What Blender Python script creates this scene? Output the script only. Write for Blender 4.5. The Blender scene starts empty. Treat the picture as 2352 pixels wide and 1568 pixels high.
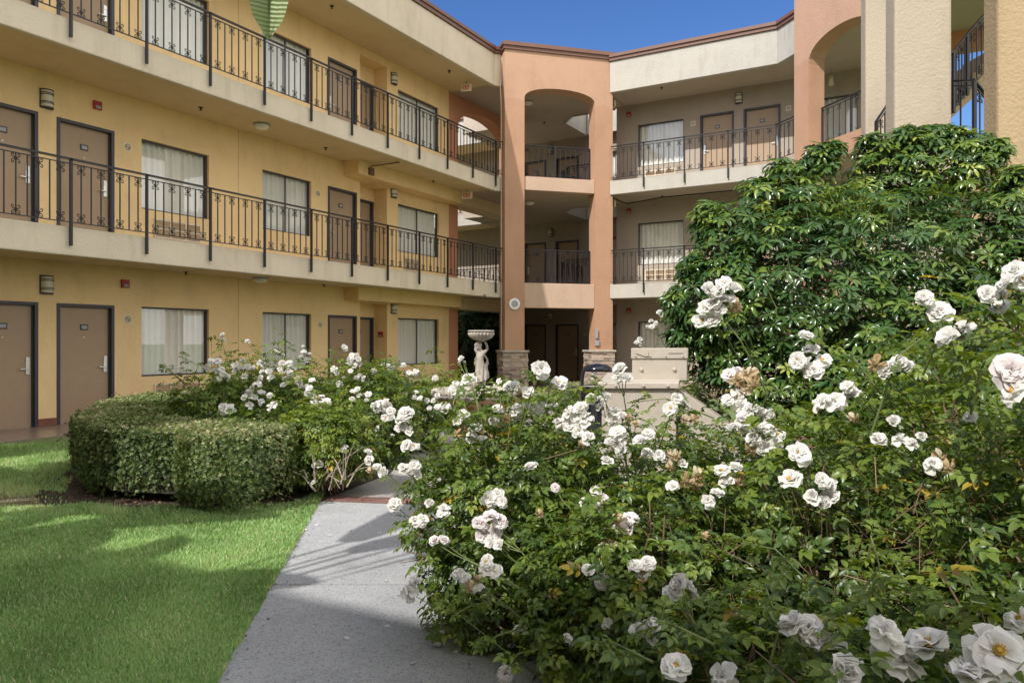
import bpy, bmesh, math, random
import numpy as np
from mathutils import Vector, Matrix, Quaternion
SUN_E, SKY_S, EXPO, FILL_CLOUD = 2.2, .067, 1.18, 12.5
random.seed(7); rng = np.random.default_rng(11)
R = math.radians
scene = bpy.context.scene
COL = scene.collection
# ---------------------------------------------------------------- measured camera (building axes are the world axes)
HC = 1.43; FPX = 1740.0; YAW = R(29.49)
CY, SY = math.cos(YAW), math.sin(YAW)
def c2w(X, Z):                       # metres right of / ahead of the viewpoint -> world x, y
    return (CY * X - SY * Z, SY * X + CY * Z)
def P(px, py, Z):                    # a point measured in the photograph at a distance Z
    X = (px - 1176) / FPX * Z
    x, y = c2w(X, Z)
    return Vector((x, y, HC + (784 - py) / FPX * Z))
def ray(px):
    r = (px - 1176) / FPX
    return (CY * r - SY, SY * r + CY)
def yx(px, x0):                      # y where the view ray of column px meets the plane x = x0
    a, b = ray(px); return x0 / a * b
def xy(px, y0):
    a, b = ray(px); return y0 / b * a
def zx(px, py, x0):
    a, b = ray(px); return HC + (784 - py) / FPX * (x0 / a)
def zy(px, py, y0):
    a, b = ray(px); return HC + (784 - py) / FPX * (y0 / b)
# ---------------------------------------------------------------- materials
MATS = {}
def nodes(name):
    m = bpy.data.materials.new(name); m.use_nodes = True
    nt = m.node_tree; b = nt.nodes['Principled BSDF']
    MATS[name] = m
    return m, nt, b
def N(nt, t, **kw):
    n = nt.nodes.new(t)
    for k, v in kw.items():
        if k in n.inputs.keys() if hasattr(n.inputs, 'keys') else False: n.inputs[k].default_value = v
        else: setattr(n, k, v)
    return n
def tex(nt, scale, detail=4, rough=.6, coord='Object', stretch=None):
    tc = nt.nodes.new('ShaderNodeTexCoord'); n = nt.nodes.new('ShaderNodeTexNoise')
    n.inputs['Scale'].default_value = scale; n.inputs['Detail'].default_value = detail; n.inputs['Roughness'].default_value = rough
    if stretch:
        mp = nt.nodes.new('ShaderNodeMapping'); mp.inputs['Scale'].default_value = stretch
        nt.links.new(tc.outputs[coord], mp.inputs['Vector']); nt.links.new(mp.outputs['Vector'], n.inputs['Vector'])
    else: nt.links.new(tc.outputs[coord], n.inputs['Vector'])
    return n
def ramp(nt, src, stops, interp='LINEAR'):
    r = nt.nodes.new('ShaderNodeValToRGB'); r.color_ramp.interpolation = interp
    e = r.color_ramp.elements
    while len(e) < len(stops): e.new(.5)
    for i, (p, c) in enumerate(stops):
        e[i].position = p; e[i].color = (*c, 1) if len(c) == 3 else c
    nt.links.new(src, r.inputs['Fac']); return r
def bump(nt, b, src, strength, dist=.01, prev=None):
    n = nt.nodes.new('ShaderNodeBump'); n.inputs['Strength'].default_value = strength; n.inputs['Distance'].default_value = dist
    nt.links.new(src, n.inputs['Height'])
    if prev: nt.links.new(prev.outputs['Normal'], n.inputs['Normal'])
    nt.links.new(n.outputs['Normal'], b.inputs['Normal']); return n
def mul(c, k): return tuple(min(1, x * k) for x in c)
def stucco(name, c, rough=.9, bs=.55, var=.10, streak=True, drip=False):
    m, nt, b = nodes(name)
    n1 = tex(nt, .9, 5, .65)
    r = ramp(nt, n1.outputs['Fac'], [(.25, mul(c, 1 - var)), (.5, c), (.8, mul(c, 1 + var * .6))])
    out = r.outputs['Color']
    if streak:   # rain streaks and hand trowel variation, fixed to the wall
        n2 = tex(nt, 1.5, 6, .7, stretch=(1.4, 1.4, .55))
        r2 = ramp(nt, n2.outputs['Fac'], [(.28, (.84, .83, .81)), (.50, (1, 1, 1))])
        mx = nt.nodes.new('ShaderNodeMix'); mx.data_type = 'RGBA'; mx.blend_type = 'MULTIPLY'; mx.inputs[0].default_value = .7
        nt.links.new(out, mx.inputs[6]); nt.links.new(r2.outputs['Color'], mx.inputs[7]); out = mx.outputs[2]
    if drip:     # grey run-off streaks down the slab edge
        n3 = tex(nt, 1.0, 5, .6, stretch=(5.0, 5.0, .5)); n4 = tex(nt, .7, 3, .5)
        ml = nt.nodes.new('ShaderNodeMath'); ml.operation = 'MULTIPLY'; nt.links.new(n3.outputs['Fac'], ml.inputs[0]); nt.links.new(n4.outputs['Fac'], ml.inputs[1])
        r3 = ramp(nt, ml.outputs[0], [(.28, (1, 1, 1)), (.40, (.84, .82, .79))])
        mx = nt.nodes.new('ShaderNodeMix'); mx.data_type = 'RGBA'; mx.blend_type = 'MULTIPLY'; mx.inputs[0].default_value = .8
        nt.links.new(out, mx.inputs[6]); nt.links.new(r3.outputs['Color'], mx.inputs[7]); out = mx.outputs[2]
    nt.links.new(out, b.inputs['Base Color']); b.inputs['Roughness'].default_value = rough
    b.inputs['Specular IOR Level'].default_value = .25
    g = tex(nt, 26, 6, .62); b1 = bump(nt, b, g.outputs['Fac'], bs, .02)
    g2 = tex(nt, 7, 4, .55); bump(nt, b, g2.outputs['Fac'], bs * .22, .03, b1)
    return m
def plain(name, c, rough=.6, metal=0, bs=0, bscale=60, var=.06):
    m, nt, b = nodes(name)
    n1 = tex(nt, 7, 4, .6)
    r = ramp(nt, n1.outputs['Fac'], [(.3, mul(c, 1 - var)), (.7, mul(c, 1 + var))])
    nt.links.new(r.outputs['Color'], b.inputs['Base Color'])
    b.inputs['Roughness'].default_value = rough; b.inputs['Metallic'].default_value = metal
    if bs:
        g = tex(nt, bscale, 4, .6); bump(nt, b, g.outputs['Fac'], bs, .01)
    return m
def leafmat(name, stops, rough=.42, trans=.25, spec=.5, tcol=None):
    m, nt, b = nodes(name)
    at = nt.nodes.new('ShaderNodeAttribute'); at.attribute_name = 'tint'
    r = ramp(nt, at.outputs['Fac'], stops)
    nt.links.new(r.outputs['Color'], b.inputs['Base Color'])
    b.inputs['Roughness'].default_value = rough; b.inputs['Specular IOR Level'].default_value = spec
    t = nt.nodes.new('ShaderNodeBsdfTranslucent')
    hs = nt.nodes.new('ShaderNodeHueSaturation'); hs.inputs['Value'].default_value = 1.6; hs.inputs['Saturation'].default_value = 1.15; hs.inputs['Hue'].default_value = .485
    nt.links.new(r.outputs['Color'], hs.inputs['Color']); nt.links.new(hs.outputs['Color'], t.inputs['Color'])
    mx = nt.nodes.new('ShaderNodeMixShader'); mx.inputs[0].default_value = trans
    nt.links.new(b.outputs[0], mx.inputs[1]); nt.links.new(t.outputs[0], mx.inputs[2])
    nt.links.new(mx.outputs[0], nt.nodes['Material Output'].inputs['Surface'])
    return m
M = {}
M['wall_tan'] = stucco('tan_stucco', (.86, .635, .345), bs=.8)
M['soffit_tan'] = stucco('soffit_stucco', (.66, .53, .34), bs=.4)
M['fascia'] = stucco('cream_stucco', (.65, .57, .45), drip=True)
M['fascia_r'] = stucco('pale_cream_stucco', (.46, .435, .39), drip=True)
M['wall_right'] = stucco('beige_stucco', (.38, .325, .27))
M['soffit_right'] = stucco('beige_soffit_stucco', (.45, .385, .32), bs=.4)
M['salmon'] = stucco('salmon_stucco', (.465, .276, .183), var=.09)
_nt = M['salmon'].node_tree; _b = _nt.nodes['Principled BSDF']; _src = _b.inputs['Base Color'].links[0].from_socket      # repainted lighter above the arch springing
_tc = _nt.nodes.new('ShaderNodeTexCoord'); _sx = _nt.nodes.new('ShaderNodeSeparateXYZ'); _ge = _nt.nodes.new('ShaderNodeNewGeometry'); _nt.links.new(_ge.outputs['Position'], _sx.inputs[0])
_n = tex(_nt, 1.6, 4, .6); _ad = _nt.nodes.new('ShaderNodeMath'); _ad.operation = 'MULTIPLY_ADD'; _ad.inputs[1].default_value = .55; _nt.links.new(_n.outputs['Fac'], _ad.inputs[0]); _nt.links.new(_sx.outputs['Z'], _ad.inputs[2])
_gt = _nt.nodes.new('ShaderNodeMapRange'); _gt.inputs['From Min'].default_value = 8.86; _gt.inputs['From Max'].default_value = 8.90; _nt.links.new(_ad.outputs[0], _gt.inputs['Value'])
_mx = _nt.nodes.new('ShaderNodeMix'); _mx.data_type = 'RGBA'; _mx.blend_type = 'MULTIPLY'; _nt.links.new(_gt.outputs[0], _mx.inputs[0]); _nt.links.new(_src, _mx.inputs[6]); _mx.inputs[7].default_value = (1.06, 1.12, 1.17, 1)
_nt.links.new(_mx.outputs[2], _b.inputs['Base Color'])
M['salmon_deep'] = stucco('terracotta_stucco', (.56, .27, .16), var=.08)
M['pillar'] = stucco('warm_cream_stucco', (.49, .42, .325), bs=.6, var=.06)
M['pillar_tan'] = stucco('golden_tan_stucco', (.42, .315, .19), bs=.7, var=.08)
M['spandrel'] = stucco('pale_salmon_stucco', (.53, .38, .29))
M['trim'] = plain('brown_roof_trim', (.17, .085, .06), .55, bs=.2)
M['door'] = plain('brown_door_paint', (.36, .255, .165), .5, var=.04)
M['frame'] = plain('dark_frame_paint', (.045, .043, .058), .45)
M['iron'] = plain('black_iron', (.018, .018, .022), .4, .2)
M['steel'] = plain('brushed_steel', (.62, .62, .6), .3, .9)
M['plate'] = plain('grey_plate', (.32, .33, .36), .5)
M['white'] = plain('white_plastic', (.78, .78, .76), .5)
M['cream_pl'] = plain('cream_sign', (.74, .66, .50), .5)
M['shade'] = plain('lamp_glass_cream', (.68, .64, .52), .4)
M['red'] = plain('alarm_red', (.36, .025, .02), .4)
M['exit_red'] = plain('exit_red_paint', (.55, .06, .03), .5)
M['base_tile'] = plain('red_tile', (.20, .075, .045), .4, var=.15)
M['grille'] = plain('grille_cream', (.66, .58, .45), .5)
M['dark'] = plain('dark_void', (.03, .028, .025), .8)
M['cabinet'] = plain('cabinet_paint', (.44, .39, .33), .5, bs=.25, bscale=18, var=.05)
M['blackpl'] = plain('black_gloss_plastic', (.012, .014, .02), .12)
M['cast'] = plain('cast_stone', (.36, .325, .275), .85, bs=.6, bscale=35, var=.35)
M['cane'] = plain('rose_cane', (.20, .13, .085), .7, var=.3)
M['gcane'] = plain('green_cane', (.16, .20, .07), .6, var=.2)
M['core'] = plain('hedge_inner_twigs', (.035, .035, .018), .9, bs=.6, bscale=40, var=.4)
M['threshold'] = plain('metal_threshold', (.6, .6, .6), .35, .7)
m, nt, b = nodes('window_glass')
nt.nodes.remove(b)
lw = nt.nodes.new('ShaderNodeLayerWeight'); lw.inputs['Blend'].default_value = .5
pw = nt.nodes.new('ShaderNodeMath'); pw.operation = 'POWER'; pw.inputs[1].default_value = 4.0; nt.links.new(lw.outputs['Facing'], pw.inputs[0])
fr = nt.nodes.new('ShaderNodeMath'); fr.operation = 'MULTIPLY_ADD'; fr.inputs[1].default_value = .85; fr.inputs[2].default_value = .12; nt.links.new(pw.outputs[0], fr.inputs[0])
gl = nt.nodes.new('ShaderNodeBsdfGlossy'); gl.inputs['Roughness'].default_value = .01
tr = nt.nodes.new('ShaderNodeBsdfTransparent'); tr.inputs['Color'].default_value = (.96, .975, .975, 1)
mx = nt.nodes.new('ShaderNodeMixShader')
nt.links.new(fr.outputs[0], mx.inputs[0]); nt.links.new(tr.outputs[0], mx.inputs[1]); nt.links.new(gl.outputs[0], mx.inputs[2])
nt.links.new(mx.outputs[0], nt.nodes['Material Output'].inputs['Surface']); M['glass'] = m
M['curtain'] = plain('curtain_cloth', (.88, .87, .82), .9, var=.03)
# ground materials
m, nt, b = nodes('exposed_concrete')
n1 = tex(nt, 1.1, 8, .7); r = ramp(nt, n1.outputs['Fac'], [(.28, (.25, .25, .25)), (.45, (.345, .35, .355)), (.7, (.43, .43, .43))])
v = nt.nodes.new('ShaderNodeTexVoronoi'); v.inputs['Scale'].default_value = 150
tc = nt.nodes.new('ShaderNodeTexCoord'); nt.links.new(tc.outputs['Object'], v.inputs['Vector'])
r2 = ramp(nt, v.outputs['Color'], [(.0, (.30, .30, .33)), (.22, (.72, .72, .74)), (.36, (.97, .97, .97)), (1, (1.06, 1.06, 1.06))])
mx = nt.nodes.new('ShaderNodeMix'); mx.data_type = 'RGBA'; mx.blend_type = 'MULTIPLY'; mx.inputs[0].default_value = 1
nt.links.new(r.outputs['Color'], mx.inputs[6]); nt.links.new(r2.outputs['Color'], mx.inputs[7])
nt.links.new(mx.outputs[2], b.inputs['Base Color']); b.inputs['Roughness'].default_value = .85
g = tex(nt, 90, 4, .7); bump(nt, b, g.outputs['Fac'], .5, .006); M['concrete'] = m
m, nt, b = nodes('smooth_concrete')
n1 = tex(nt, 1.8, 6, .65); r = ramp(nt, n1.outputs['Fac'], [(.3, (.27, .255, .24)), (.7, (.36, .34, .32))])
nt.links.new(r.outputs['Color'], b.inputs['Base Color']); b.inputs['Roughness'].default_value = .6
g = tex(nt, 40, 4, .7); bump(nt, b, g.outputs['Fac'], .2, .005); M['smooth'] = m
m, nt, b = nodes('sealed_walkway')
n1 = tex(nt, 2.5, 6, .65); r = ramp(nt, n1.outputs['Fac'], [(.3, (.20, .15, .12)), (.7, (.28, .22, .18))])
nt.links.new(r.outputs['Color'], b.inputs['Base Color']); b.inputs['Roughness'].default_value = .28; M['walk'] = m
m, nt, b = nodes('brick_paving')
br = nt.nodes.new('ShaderNodeTexBrick'); br.inputs['Scale'].default_value = 9
br.inputs['Color1'].default_value = (.26, .11, .085, 1); br.inputs['Color2'].default_value = (.18, .075, .06, 1); br.inputs['Mortar'].default_value = (.2, .18, .16, 1)
tc = nt.nodes.new('ShaderNodeTexCoord'); nt.links.new(tc.outputs['Object'], br.inputs['Vector'])
nt.links.new(br.outputs['Color'], b.inputs['Base Color']); b.inputs['Roughness'].default_value = .8; M['brick'] = m
def soilmat(name, a, c):
    m, nt, b = nodes(name)
    n1 = tex(nt, 14, 8, .75); r = ramp(nt, n1.outputs['Fac'], [(.3, a), (.6, c), (.75, mul(c, 1.7))])
    nt.links.new(r.outputs['Color'], b.inputs['Base Color']); b.inputs['Roughness'].default_value = .95
    g = tex(nt, 45, 6, .7); bump(nt, b, g.outputs['Fac'], 1.0, .03); return m
M['soil'] = soilmat('bark_soil', (.02, .014, .01), (.07, .045, .03))
M['drysoil'] = soilmat('dry_thatch', (.10, .08, .04), (.21, .17, .10))
M['turf'] = soilmat('turf_soil', (.11, .16, .05), (.18, .25, .085))
# layered stone
m, nt, b = nodes('ledge_stone')
at = nt.nodes.new('ShaderNodeAttribute'); at.attribute_name = 'tint'
r = ramp(nt, at.outputs['Fac'], [(0, (.24, .19, .16)), (.35, (.42, .33, .26)), (.6, (.52, .42, .34)), (.85, (.36, .30, .28)), (1, (.55, .47, .40))])
nt.links.new(r.outputs['Color'], b.inputs['Base Color']); b.inputs['Roughness'].default_value = .9
g = tex(nt, 30, 6, .7); bump(nt, b, g.outputs['Fac'], .8, .02); M['stone'] = m
G = [(0, (.030, .060, .014)), (.3, (.075, .130, .026)), (.6, (.155, .22, .035)), (.9, (.26, .31, .05)), (.96, (.20, .13, .04)), (1, (.42, .32, .04))]
M['rose_leaf'] = leafmat('rose_leaf', G, .36, .34)
M['scheff'] = leafmat('umbrella_leaf', [(0, (.022, .055, .018)), (.4, (.055, .120, .030)), (.72, (.17, .25, .045)), (1, (.34, .40, .08))], .24, .25, .6)
M['box'] = leafmat('box_leaf', [(0, (.03, .06, .02)), (.4, (.07, .12, .03)), (.7, (.15, .20, .055)), (.88, (.30, .32, .13)), (1, (.42, .38, .24))], .5, .2)
M['grass'] = leafmat('grass_blade', [(0, (.19, .31, .10)), (.4, (.28, .44, .155)), (.75, (.38, .55, .22)), (.93, (.50, .52, .26)), (1, (.62, .56, .38))], .55, .3)
M['tree'] = leafmat('tree_leaf', [(0, (.02, .045, .015)), (.6, (.05, .10, .03)), (1, (.12, .17, .05))], .5, .15)
def petal(name, stops, trans=.42):
    return leafmat(name, stops, .6, trans, .2)
M['petal'] = petal('white_petal', [(0, (.80, .79, .74)), (.8, (.88, .87, .85)), (1, (.86, .82, .82))])
M['petal_pink'] = petal('pink_white_petal', [(0, (.84, .78, .77)), (.7, (.87, .84, .83)), (1, (.82, .66, .68))])
M['petal_dead'] = petal('withered_petal', [(0, (.42, .29, .15)), (.5, (.62, .48, .30)), (1, (.80, .72, .55))])
M['centre'] = plain('rose_centre', (.55, .33, .06), .8, var=.3)
for k in ('petal', 'petal_pink', 'petal_dead'):
    for n in M[k].node_tree.nodes:
        if n.type == 'HUE_SAT': n.inputs['Value'].default_value = 1.0; n.inputs['Saturation'].default_value = 1; n.inputs['Hue'].default_value = .5
m, nt, b = nodes('giant_leaf')
tc = nt.nodes.new('ShaderNodeTexCoord'); w = nt.nodes.new('ShaderNodeTexWave'); w.inputs['Scale'].default_value = 22; w.bands_direction = 'Y'; w.inputs['Distortion'].default_value = 1.2
nt.links.new(tc.outputs['UV'], w.inputs['Vector'])
r = ramp(nt, w.outputs['Fac'], [(0, (.30, .38, .15)), (1, (.35, .43, .19))])
t = nt.nodes.new('ShaderNodeBsdfTranslucent'); nt.links.new(r.outputs['Color'], t.inputs['Color']); nt.links.new(r.outputs['Color'], b.inputs['Base Color'])
mx = nt.nodes.new('ShaderNodeMixShader'); mx.inputs[0].default_value = .4
nt.links.new(b.outputs[0], mx.inputs[1]); nt.links.new(t.outputs[0], mx.inputs[2]); nt.links.new(mx.outputs[0], nt.nodes['Material Output'].inputs['Surface'])
b.inputs['Roughness'].default_value = .4; bump(nt, b, w.outputs['Fac'], .4, .01); M['giant'] = m
# ---------------------------------------------------------------- mesh builder
class MB:
    def __init__(s): s.v = []; s.f = []; s.t = []
    def add(s, vs, fs, tint=.5):
        o = len(s.v); s.v += [tuple(p) for p in vs]; s.f += [tuple(i + o for i in f) for f in fs]; s.t += [tint] * len(fs)
    def hexa(s, p, tint=.5):         # 8 points: bottom ring 0-3, top ring 4-7
        s.add(p, [(3, 2, 1, 0), (4, 5, 6, 7), (0, 1, 5, 4), (1, 2, 6, 5), (2, 3, 7, 6), (3, 0, 4, 7)], tint)
    def box(s, x0, x1, y0, y1, z0, z1, tint=.5):
        s.hexa([(x0, y0, z0), (x1, y0, z0), (x1, y1, z0), (x0, y1, z0), (x0, y0, z1), (x1, y0, z1), (x1, y1, z1), (x0, y1, z1)], tint)
    def obox(s, o, u, v, u0, u1, v0, v1, z0, z1, tint=.5):   # box in a turned plan frame
        q = lambda a, b, z: (o[0] + u[0] * a + v[0] * b, o[1] + u[1] * a + v[1] * b, z)
        s.hexa([q(u0, v0, z0), q(u1, v0, z0), q(u1, v1, z0), q(u0, v1, z0), q(u0, v0, z1), q(u1, v0, z1), q(u1, v1, z1), q(u0, v1, z1)], tint)
    def prism(s, poly, z0, z1):
        n = len(poly); vs = [(*p, z0) for p in poly] + [(*p, z1) for p in poly]
        s.add(vs, [tuple(range(n))[::-1], tuple(range(n, 2 * n))] + [(i, (i + 1) % n, (i + 1) % n + n, i + n) for i in range(n)])
    def tube(s, pts, r, n=6, r1=None, tint=.5):
        pts = [Vector(p) for p in pts]; r1 = r if r1 is None else r1; rings = []
        up = Vector((0, 0, 1)); L = len(pts)
        for i, p in enumerate(pts):
            d = (pts[min(i + 1, L - 1)] - pts[max(i - 1, 0)])
            if d.length < 1e-9: d = Vector((0, 0, 1))
            d.normalize(); a = d.cross(up if abs(d.z) < .95 else Vector((1, 0, 0))).normalized(); b2 = d.cross(a)
            rr = r + (r1 - r) * i / max(1, L - 1)
            rings.append([p + (a * math.cos(k * 2 * math.pi / n) + b2 * math.sin(k * 2 * math.pi / n)) * rr for k in range(n)])
        vs = [q for rg in rings for q in rg]; fs = []
        for i in range(L - 1):
            for k in range(n): fs.append((i * n + k, i * n + (k + 1) % n, (i + 1) * n + (k + 1) % n, (i + 1) * n + k))
        fs += [tuple(range(n))[::-1], tuple(range((L - 1) * n, L * n))]
        s.add(vs, fs, tint)
    def lathe(s, prof, c=(0, 0, 0), n=32, a0=0, a1=2 * math.pi, flute=0, nf=0, fz=None):
        full = abs(a1 - a0 - 2 * math.pi) < 1e-6; m = n if full else n + 1; vs = []
        for (r, z) in prof:
            for k in range(m):
                a = a0 + (a1 - a0) * k / n; rr = r
                if flute and fz and fz[0] <= z <= fz[1]: rr = r * (1 + flute * abs(math.sin(a * nf / 2)))
                vs.append((c[0] + rr * math.cos(a), c[1] + rr * math.sin(a), c[2] + z))
        fs = []
        for i in range(len(prof) - 1):
            for k in range(m if full else n): fs.append((i * m + k, i * m + (k + 1) % m, (i + 1) * m + (k + 1) % m, (i + 1) * m + k))
        s.add(vs, fs)
    def strip(s, line, o0, o1, z0, z1):   # prism along a plan line between two offsets to its right
        def off(o):
            out = []
            for i, p in enumerate(line):
                ns = []
                if i > 0: d = Vector(line[i]) - Vector(line[i - 1]); d.normalize(); ns.append(Vector((d.y, -d.x)))
                if i < len(line) - 1: d = Vector(line[i + 1]) - Vector(line[i]); d.normalize(); ns.append(Vector((d.y, -d.x)))
                if len(ns) == 2:
                    m2 = (ns[0] + ns[1]); m2 = m2 / (1 + ns[0].dot(ns[1]))
                else: m2 = ns[0]
                out.append((p[0] + m2.x * o, p[1] + m2.y * o))
            return out
        A, B = off(o0), off(o1); n = len(line)
        for i in range(n - 1):
            s.hexa([(*A[i], z0), (*A[i + 1], z0), (*B[i + 1], z0), (*B[i], z0), (*A[i], z1), (*A[i + 1], z1), (*B[i + 1], z1), (*B[i], z1)])
def obj(name, mb, mat, parent=None, loc=None, smooth=False, bevel=0):
    """link the builder's shapes as ONE mesh object; world-space vertices are moved into the parent's frame"""
    me = bpy.data.meshes.new(name)
    off = Vector((0, 0, 0))
    if parent is not None:
        p = parent
        while p: off += p.location; p = p.parent
    if loc is not None: off = off + Vector(loc)
    me.from_pydata([(x - off.x, y - off.y, z - off.z) for x, y, z in mb.v], [], mb.f)
    at = me.attributes.new('tint', 'FLOAT', 'FACE'); at.data.foreach_set('value', np.array(mb.t, dtype=np.float32))
    if smooth: me.polygons.foreach_set('use_smooth', [True] * len(me.polygons))
    me.materials.append(M[mat] if isinstance(mat, str) else mat); me.update()
    o = bpy.data.objects.new(name, me); COL.objects.link(o)
    if parent is not None: o.parent = parent
    if loc is not None: o.location = loc
    if bevel:
        bv = o.modifiers.new('bevel', 'BEVEL'); bv.width = bevel; bv.segments = 2; bv.limit_method = 'ANGLE'
    return o
def tag(o, label, cat, group=None, kind=None):
    o['label'] = label; o['category'] = cat
    if group: o['group'] = group
    if kind: o['kind'] = kind
    return o
def thing(name, label, cat, loc=(0, 0, 0), group=None, rz=0):
    o = bpy.data.objects.new(name, None); COL.objects.link(o); o.location = loc; o.rotation_euler = (0, 0, rz)
    o.empty_display_size = .2
    return tag(o, label, cat, group)
def struct(name, mb, mat, kind='structure', **kw):
    o = obj(name, mb, mat, **kw); o['kind'] = kind; return o
def link_copy(src, parent, loc, rot=None, scale=None):
    o = src.copy(); COL.objects.link(o); o.parent = parent; o.location = loc
    if rot is not None: o.rotation_euler = rot
    if scale is not None: o.scale = scale
    return o
def copy_thing(src, label, loc, rz=None, group=None):
    r = src.copy(); COL.objects.link(r); r.location = loc
    if rz is not None: r.rotation_euler = (0, 0, rz)
    if label: r['label'] = label
    if group: r['group'] = group
    for ch in [c for c in bpy.data.objects if c.parent == src]:
        c = ch.copy(); COL.objects.link(c); c.parent = r
        for g in [x for x in bpy.data.objects if x.parent == ch]:
            d = g.copy(); COL.objects.link(d); d.parent = c
    return r
def fast_mesh(name, V, loops, starts, totals, mat, tint=None, smooth=False, parent=None, loc=(0, 0, 0)):
    me = bpy.data.meshes.new(name)
    me.vertices.add(len(V)); me.vertices.foreach_set('co', V.astype(np.float32).ravel())
    me.loops.add(len(loops)); me.loops.foreach_set('vertex_index', loops.astype(np.int32))
    me.polygons.add(len(starts)); me.polygons.foreach_set('loop_start', starts.astype(np.int32)); me.polygons.foreach_set('loop_total', totals.astype(np.int32))
    me.update(calc_edges=True)
    if tint is not None:
        at = me.attributes.new('tint', 'FLOAT', 'FACE'); at.data.foreach_set('value', tint.astype(np.float32))
    if smooth: me.polygons.foreach_set('use_smooth', np.ones(len(starts), dtype=bool))
    me.materials.append(M[mat])
    o = bpy.data.objects.new(name, me); COL.objects.link(o)
    if parent is not None: o.parent = parent
    o.location = loc
    return o
def scatter(name, tmpl, Mx, T, S, tint, mat, parent=None, off=(0, 0, 0), smooth=False):
    """instance a small leaf template (verts, faces, per-face tint shift) N times into one mesh"""
    tv, tf, tt = tmpl; n = len(T); V = len(tv)
    W = np.einsum('nij,vj->nvi', Mx, tv) * S[:, None, None] + T[:, None, :] - np.array(off)[None, None, :]
    lt = np.concatenate([np.array(f) for f in tf]); tot = np.array([len(f) for f in tf])
    loops = (lt[None, :] + (np.arange(n) * V)[:, None]).ravel()
    totals = np.tile(tot, n); starts = np.concatenate([[0], np.cumsum(totals)[:-1]])
    tn = np.clip((tint[:, None] + np.array(tt)[None, :]), 0, 1).ravel()
    return fast_mesh(name, W.reshape(-1, 3), loops, starts, totals, mat, tn, smooth, parent)
def basis(nrm, spin):
    """rotation matrices whose z axis is nrm, turned by spin about it"""
    n = nrm / np.linalg.norm(nrm, axis=1, keepdims=True)
    a = np.where(np.abs(n[:, 2:3]) < .9, np.array([[0, 0, 1.]]), np.array([[1., 0, 0]]))
    x = np.cross(a, n); x /= np.linalg.norm(x, axis=1, keepdims=True); y = np.cross(n, x)
    c, s = np.cos(spin)[:, None], np.sin(spin)[:, None]
    X = x * c + y * s; Y = -x * s + y * c
    return np.stack([X, Y, n], axis=2)
# ================================================================ BUILDING
def obj2(name, mb, mat, alt, parent=None, **kw):      # faces with tint 1 take the second material
    o = obj(name, mb, mat, parent, **kw); o.data.materials.append(M[alt])
    o.data.polygons.foreach_set('material_index', [1 if t == 1 else 0 for t in mb.t]); return o
XW, XE, XI = -13.07, -11.53, -20.5          # left wing: room wall, walkway edge, far side
YW, YE = 23.25, 21.64                       # right wing: room wall, walkway edge
YN = 26.0                                   # room wall behind the corner tower
F = [0.0, 3.16, 6.32]; CE = [2.78, 5.95, 9.07]; ROOF = 10.0
def frameL(y0): return ((XW, y0), (0, 1), (-1, 0))
def qf(o, u, v):
    return lambda a, d, z: (o[0] + u[0] * a + v[0] * d, o[1] + u[1] * a + v[1] * d, z)
def wall_holes(mb, q, u0, u1, z0, z1, holes, depth=.13):
    us = sorted({u0, u1} | {h[0] for h in holes} | {h[1] for h in holes}); us = [a for a in us if u0 <= a <= u1]
    for a, b in zip(us, us[1:]):
        hs = sorted([(h[2], h[3]) for h in holes if h[0] <= a + 1e-6 and h[1] >= b - 1e-6]); z = z0
        for ha, hb in hs + [(z1, z1)]:
            if ha > z + 1e-6: mb.add([q(a, 0, z), q(b, 0, z), q(b, 0, ha), q(a, 0, ha)], [(0, 1, 2, 3)])
            z = max(z, hb)
    for a, b, c, d in holes:
        mb.add([q(a, 0, c), q(a, depth, c), q(a, depth, d), q(a, 0, d)], [(0, 1, 2, 3)])
        mb.add([q(b, 0, c), q(b, 0, d), q(b, depth, d), q(b, depth, c)], [(0, 1, 2, 3)])
        mb.add([q(a, 0, d), q(a, depth, d), q(b, depth, d), q(b, 0, d)], [(0, 1, 2, 3)])
        mb.add([q(a, 0, c), q(b, 0, c), q(b, depth, c), q(a, depth, c)], [(0, 1, 2, 3)])
def window(par, o, u, v, a, b, z0, z1, mull=True, seed=0):
    fr = MB(); t = .03
    fr.obox(o, u, v, a + .002, b - .002, .06, .12, z0 + .002, z0 + t); fr.obox(o, u, v, a + .002, b - .002, .06, .12, z1 - t, z1 - .002)
    fr.obox(o, u, v, a + .002, a + t, .06, .12, z0 + t, z1 - t); fr.obox(o, u, v, b - t, b - .002, .06, .12, z0 + t, z1 - t)
    if mull: fr.obox(o, u, v, (a + b) / 2 - .009, (a + b) / 2 + .009, .075, .105, z0 + t, z1 - t)
    w = obj('window', fr, 'frame', par)
    g = MB(); q = qf(o, u, v)
    g.add([q(a + t, .09, z0 + t), q(b - t, .09, z0 + t), q(b - t, .09, z1 - t), q(a + t, .09, z1 - t)], [(0, 1, 2, 3)])
    p = obj('pane', g, 'glass', w)
    c = MB(); n = int((b - a) * 70); r = random.Random(seed); vs = []; ph = r.random() * 6
    gap = (a + b) / 2 + r.uniform(-.2, .2)
    for i in range(n + 1):
        x = a - .02 + (b - a + .04) * i / n
        d = .175 + .042 * math.sin(x * 46 + ph + .9 * math.sin(x * 5 + ph)) + .012 * math.sin(x * 17 + ph)
        if abs(x - gap) < .02: d += .05
        vs += [q(x, d + .01 * math.sin(x * 9), z0 - .02), q(x, .165 + (d - .165) * .8, z1 + .02)]
    c.add(vs, [(2 * i, 2 * i + 2, 2 * i + 3, 2 * i + 1) for i in range(n)])
    obj('curtain', c, 'curtain', w, smooth=True)
    return w
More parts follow.
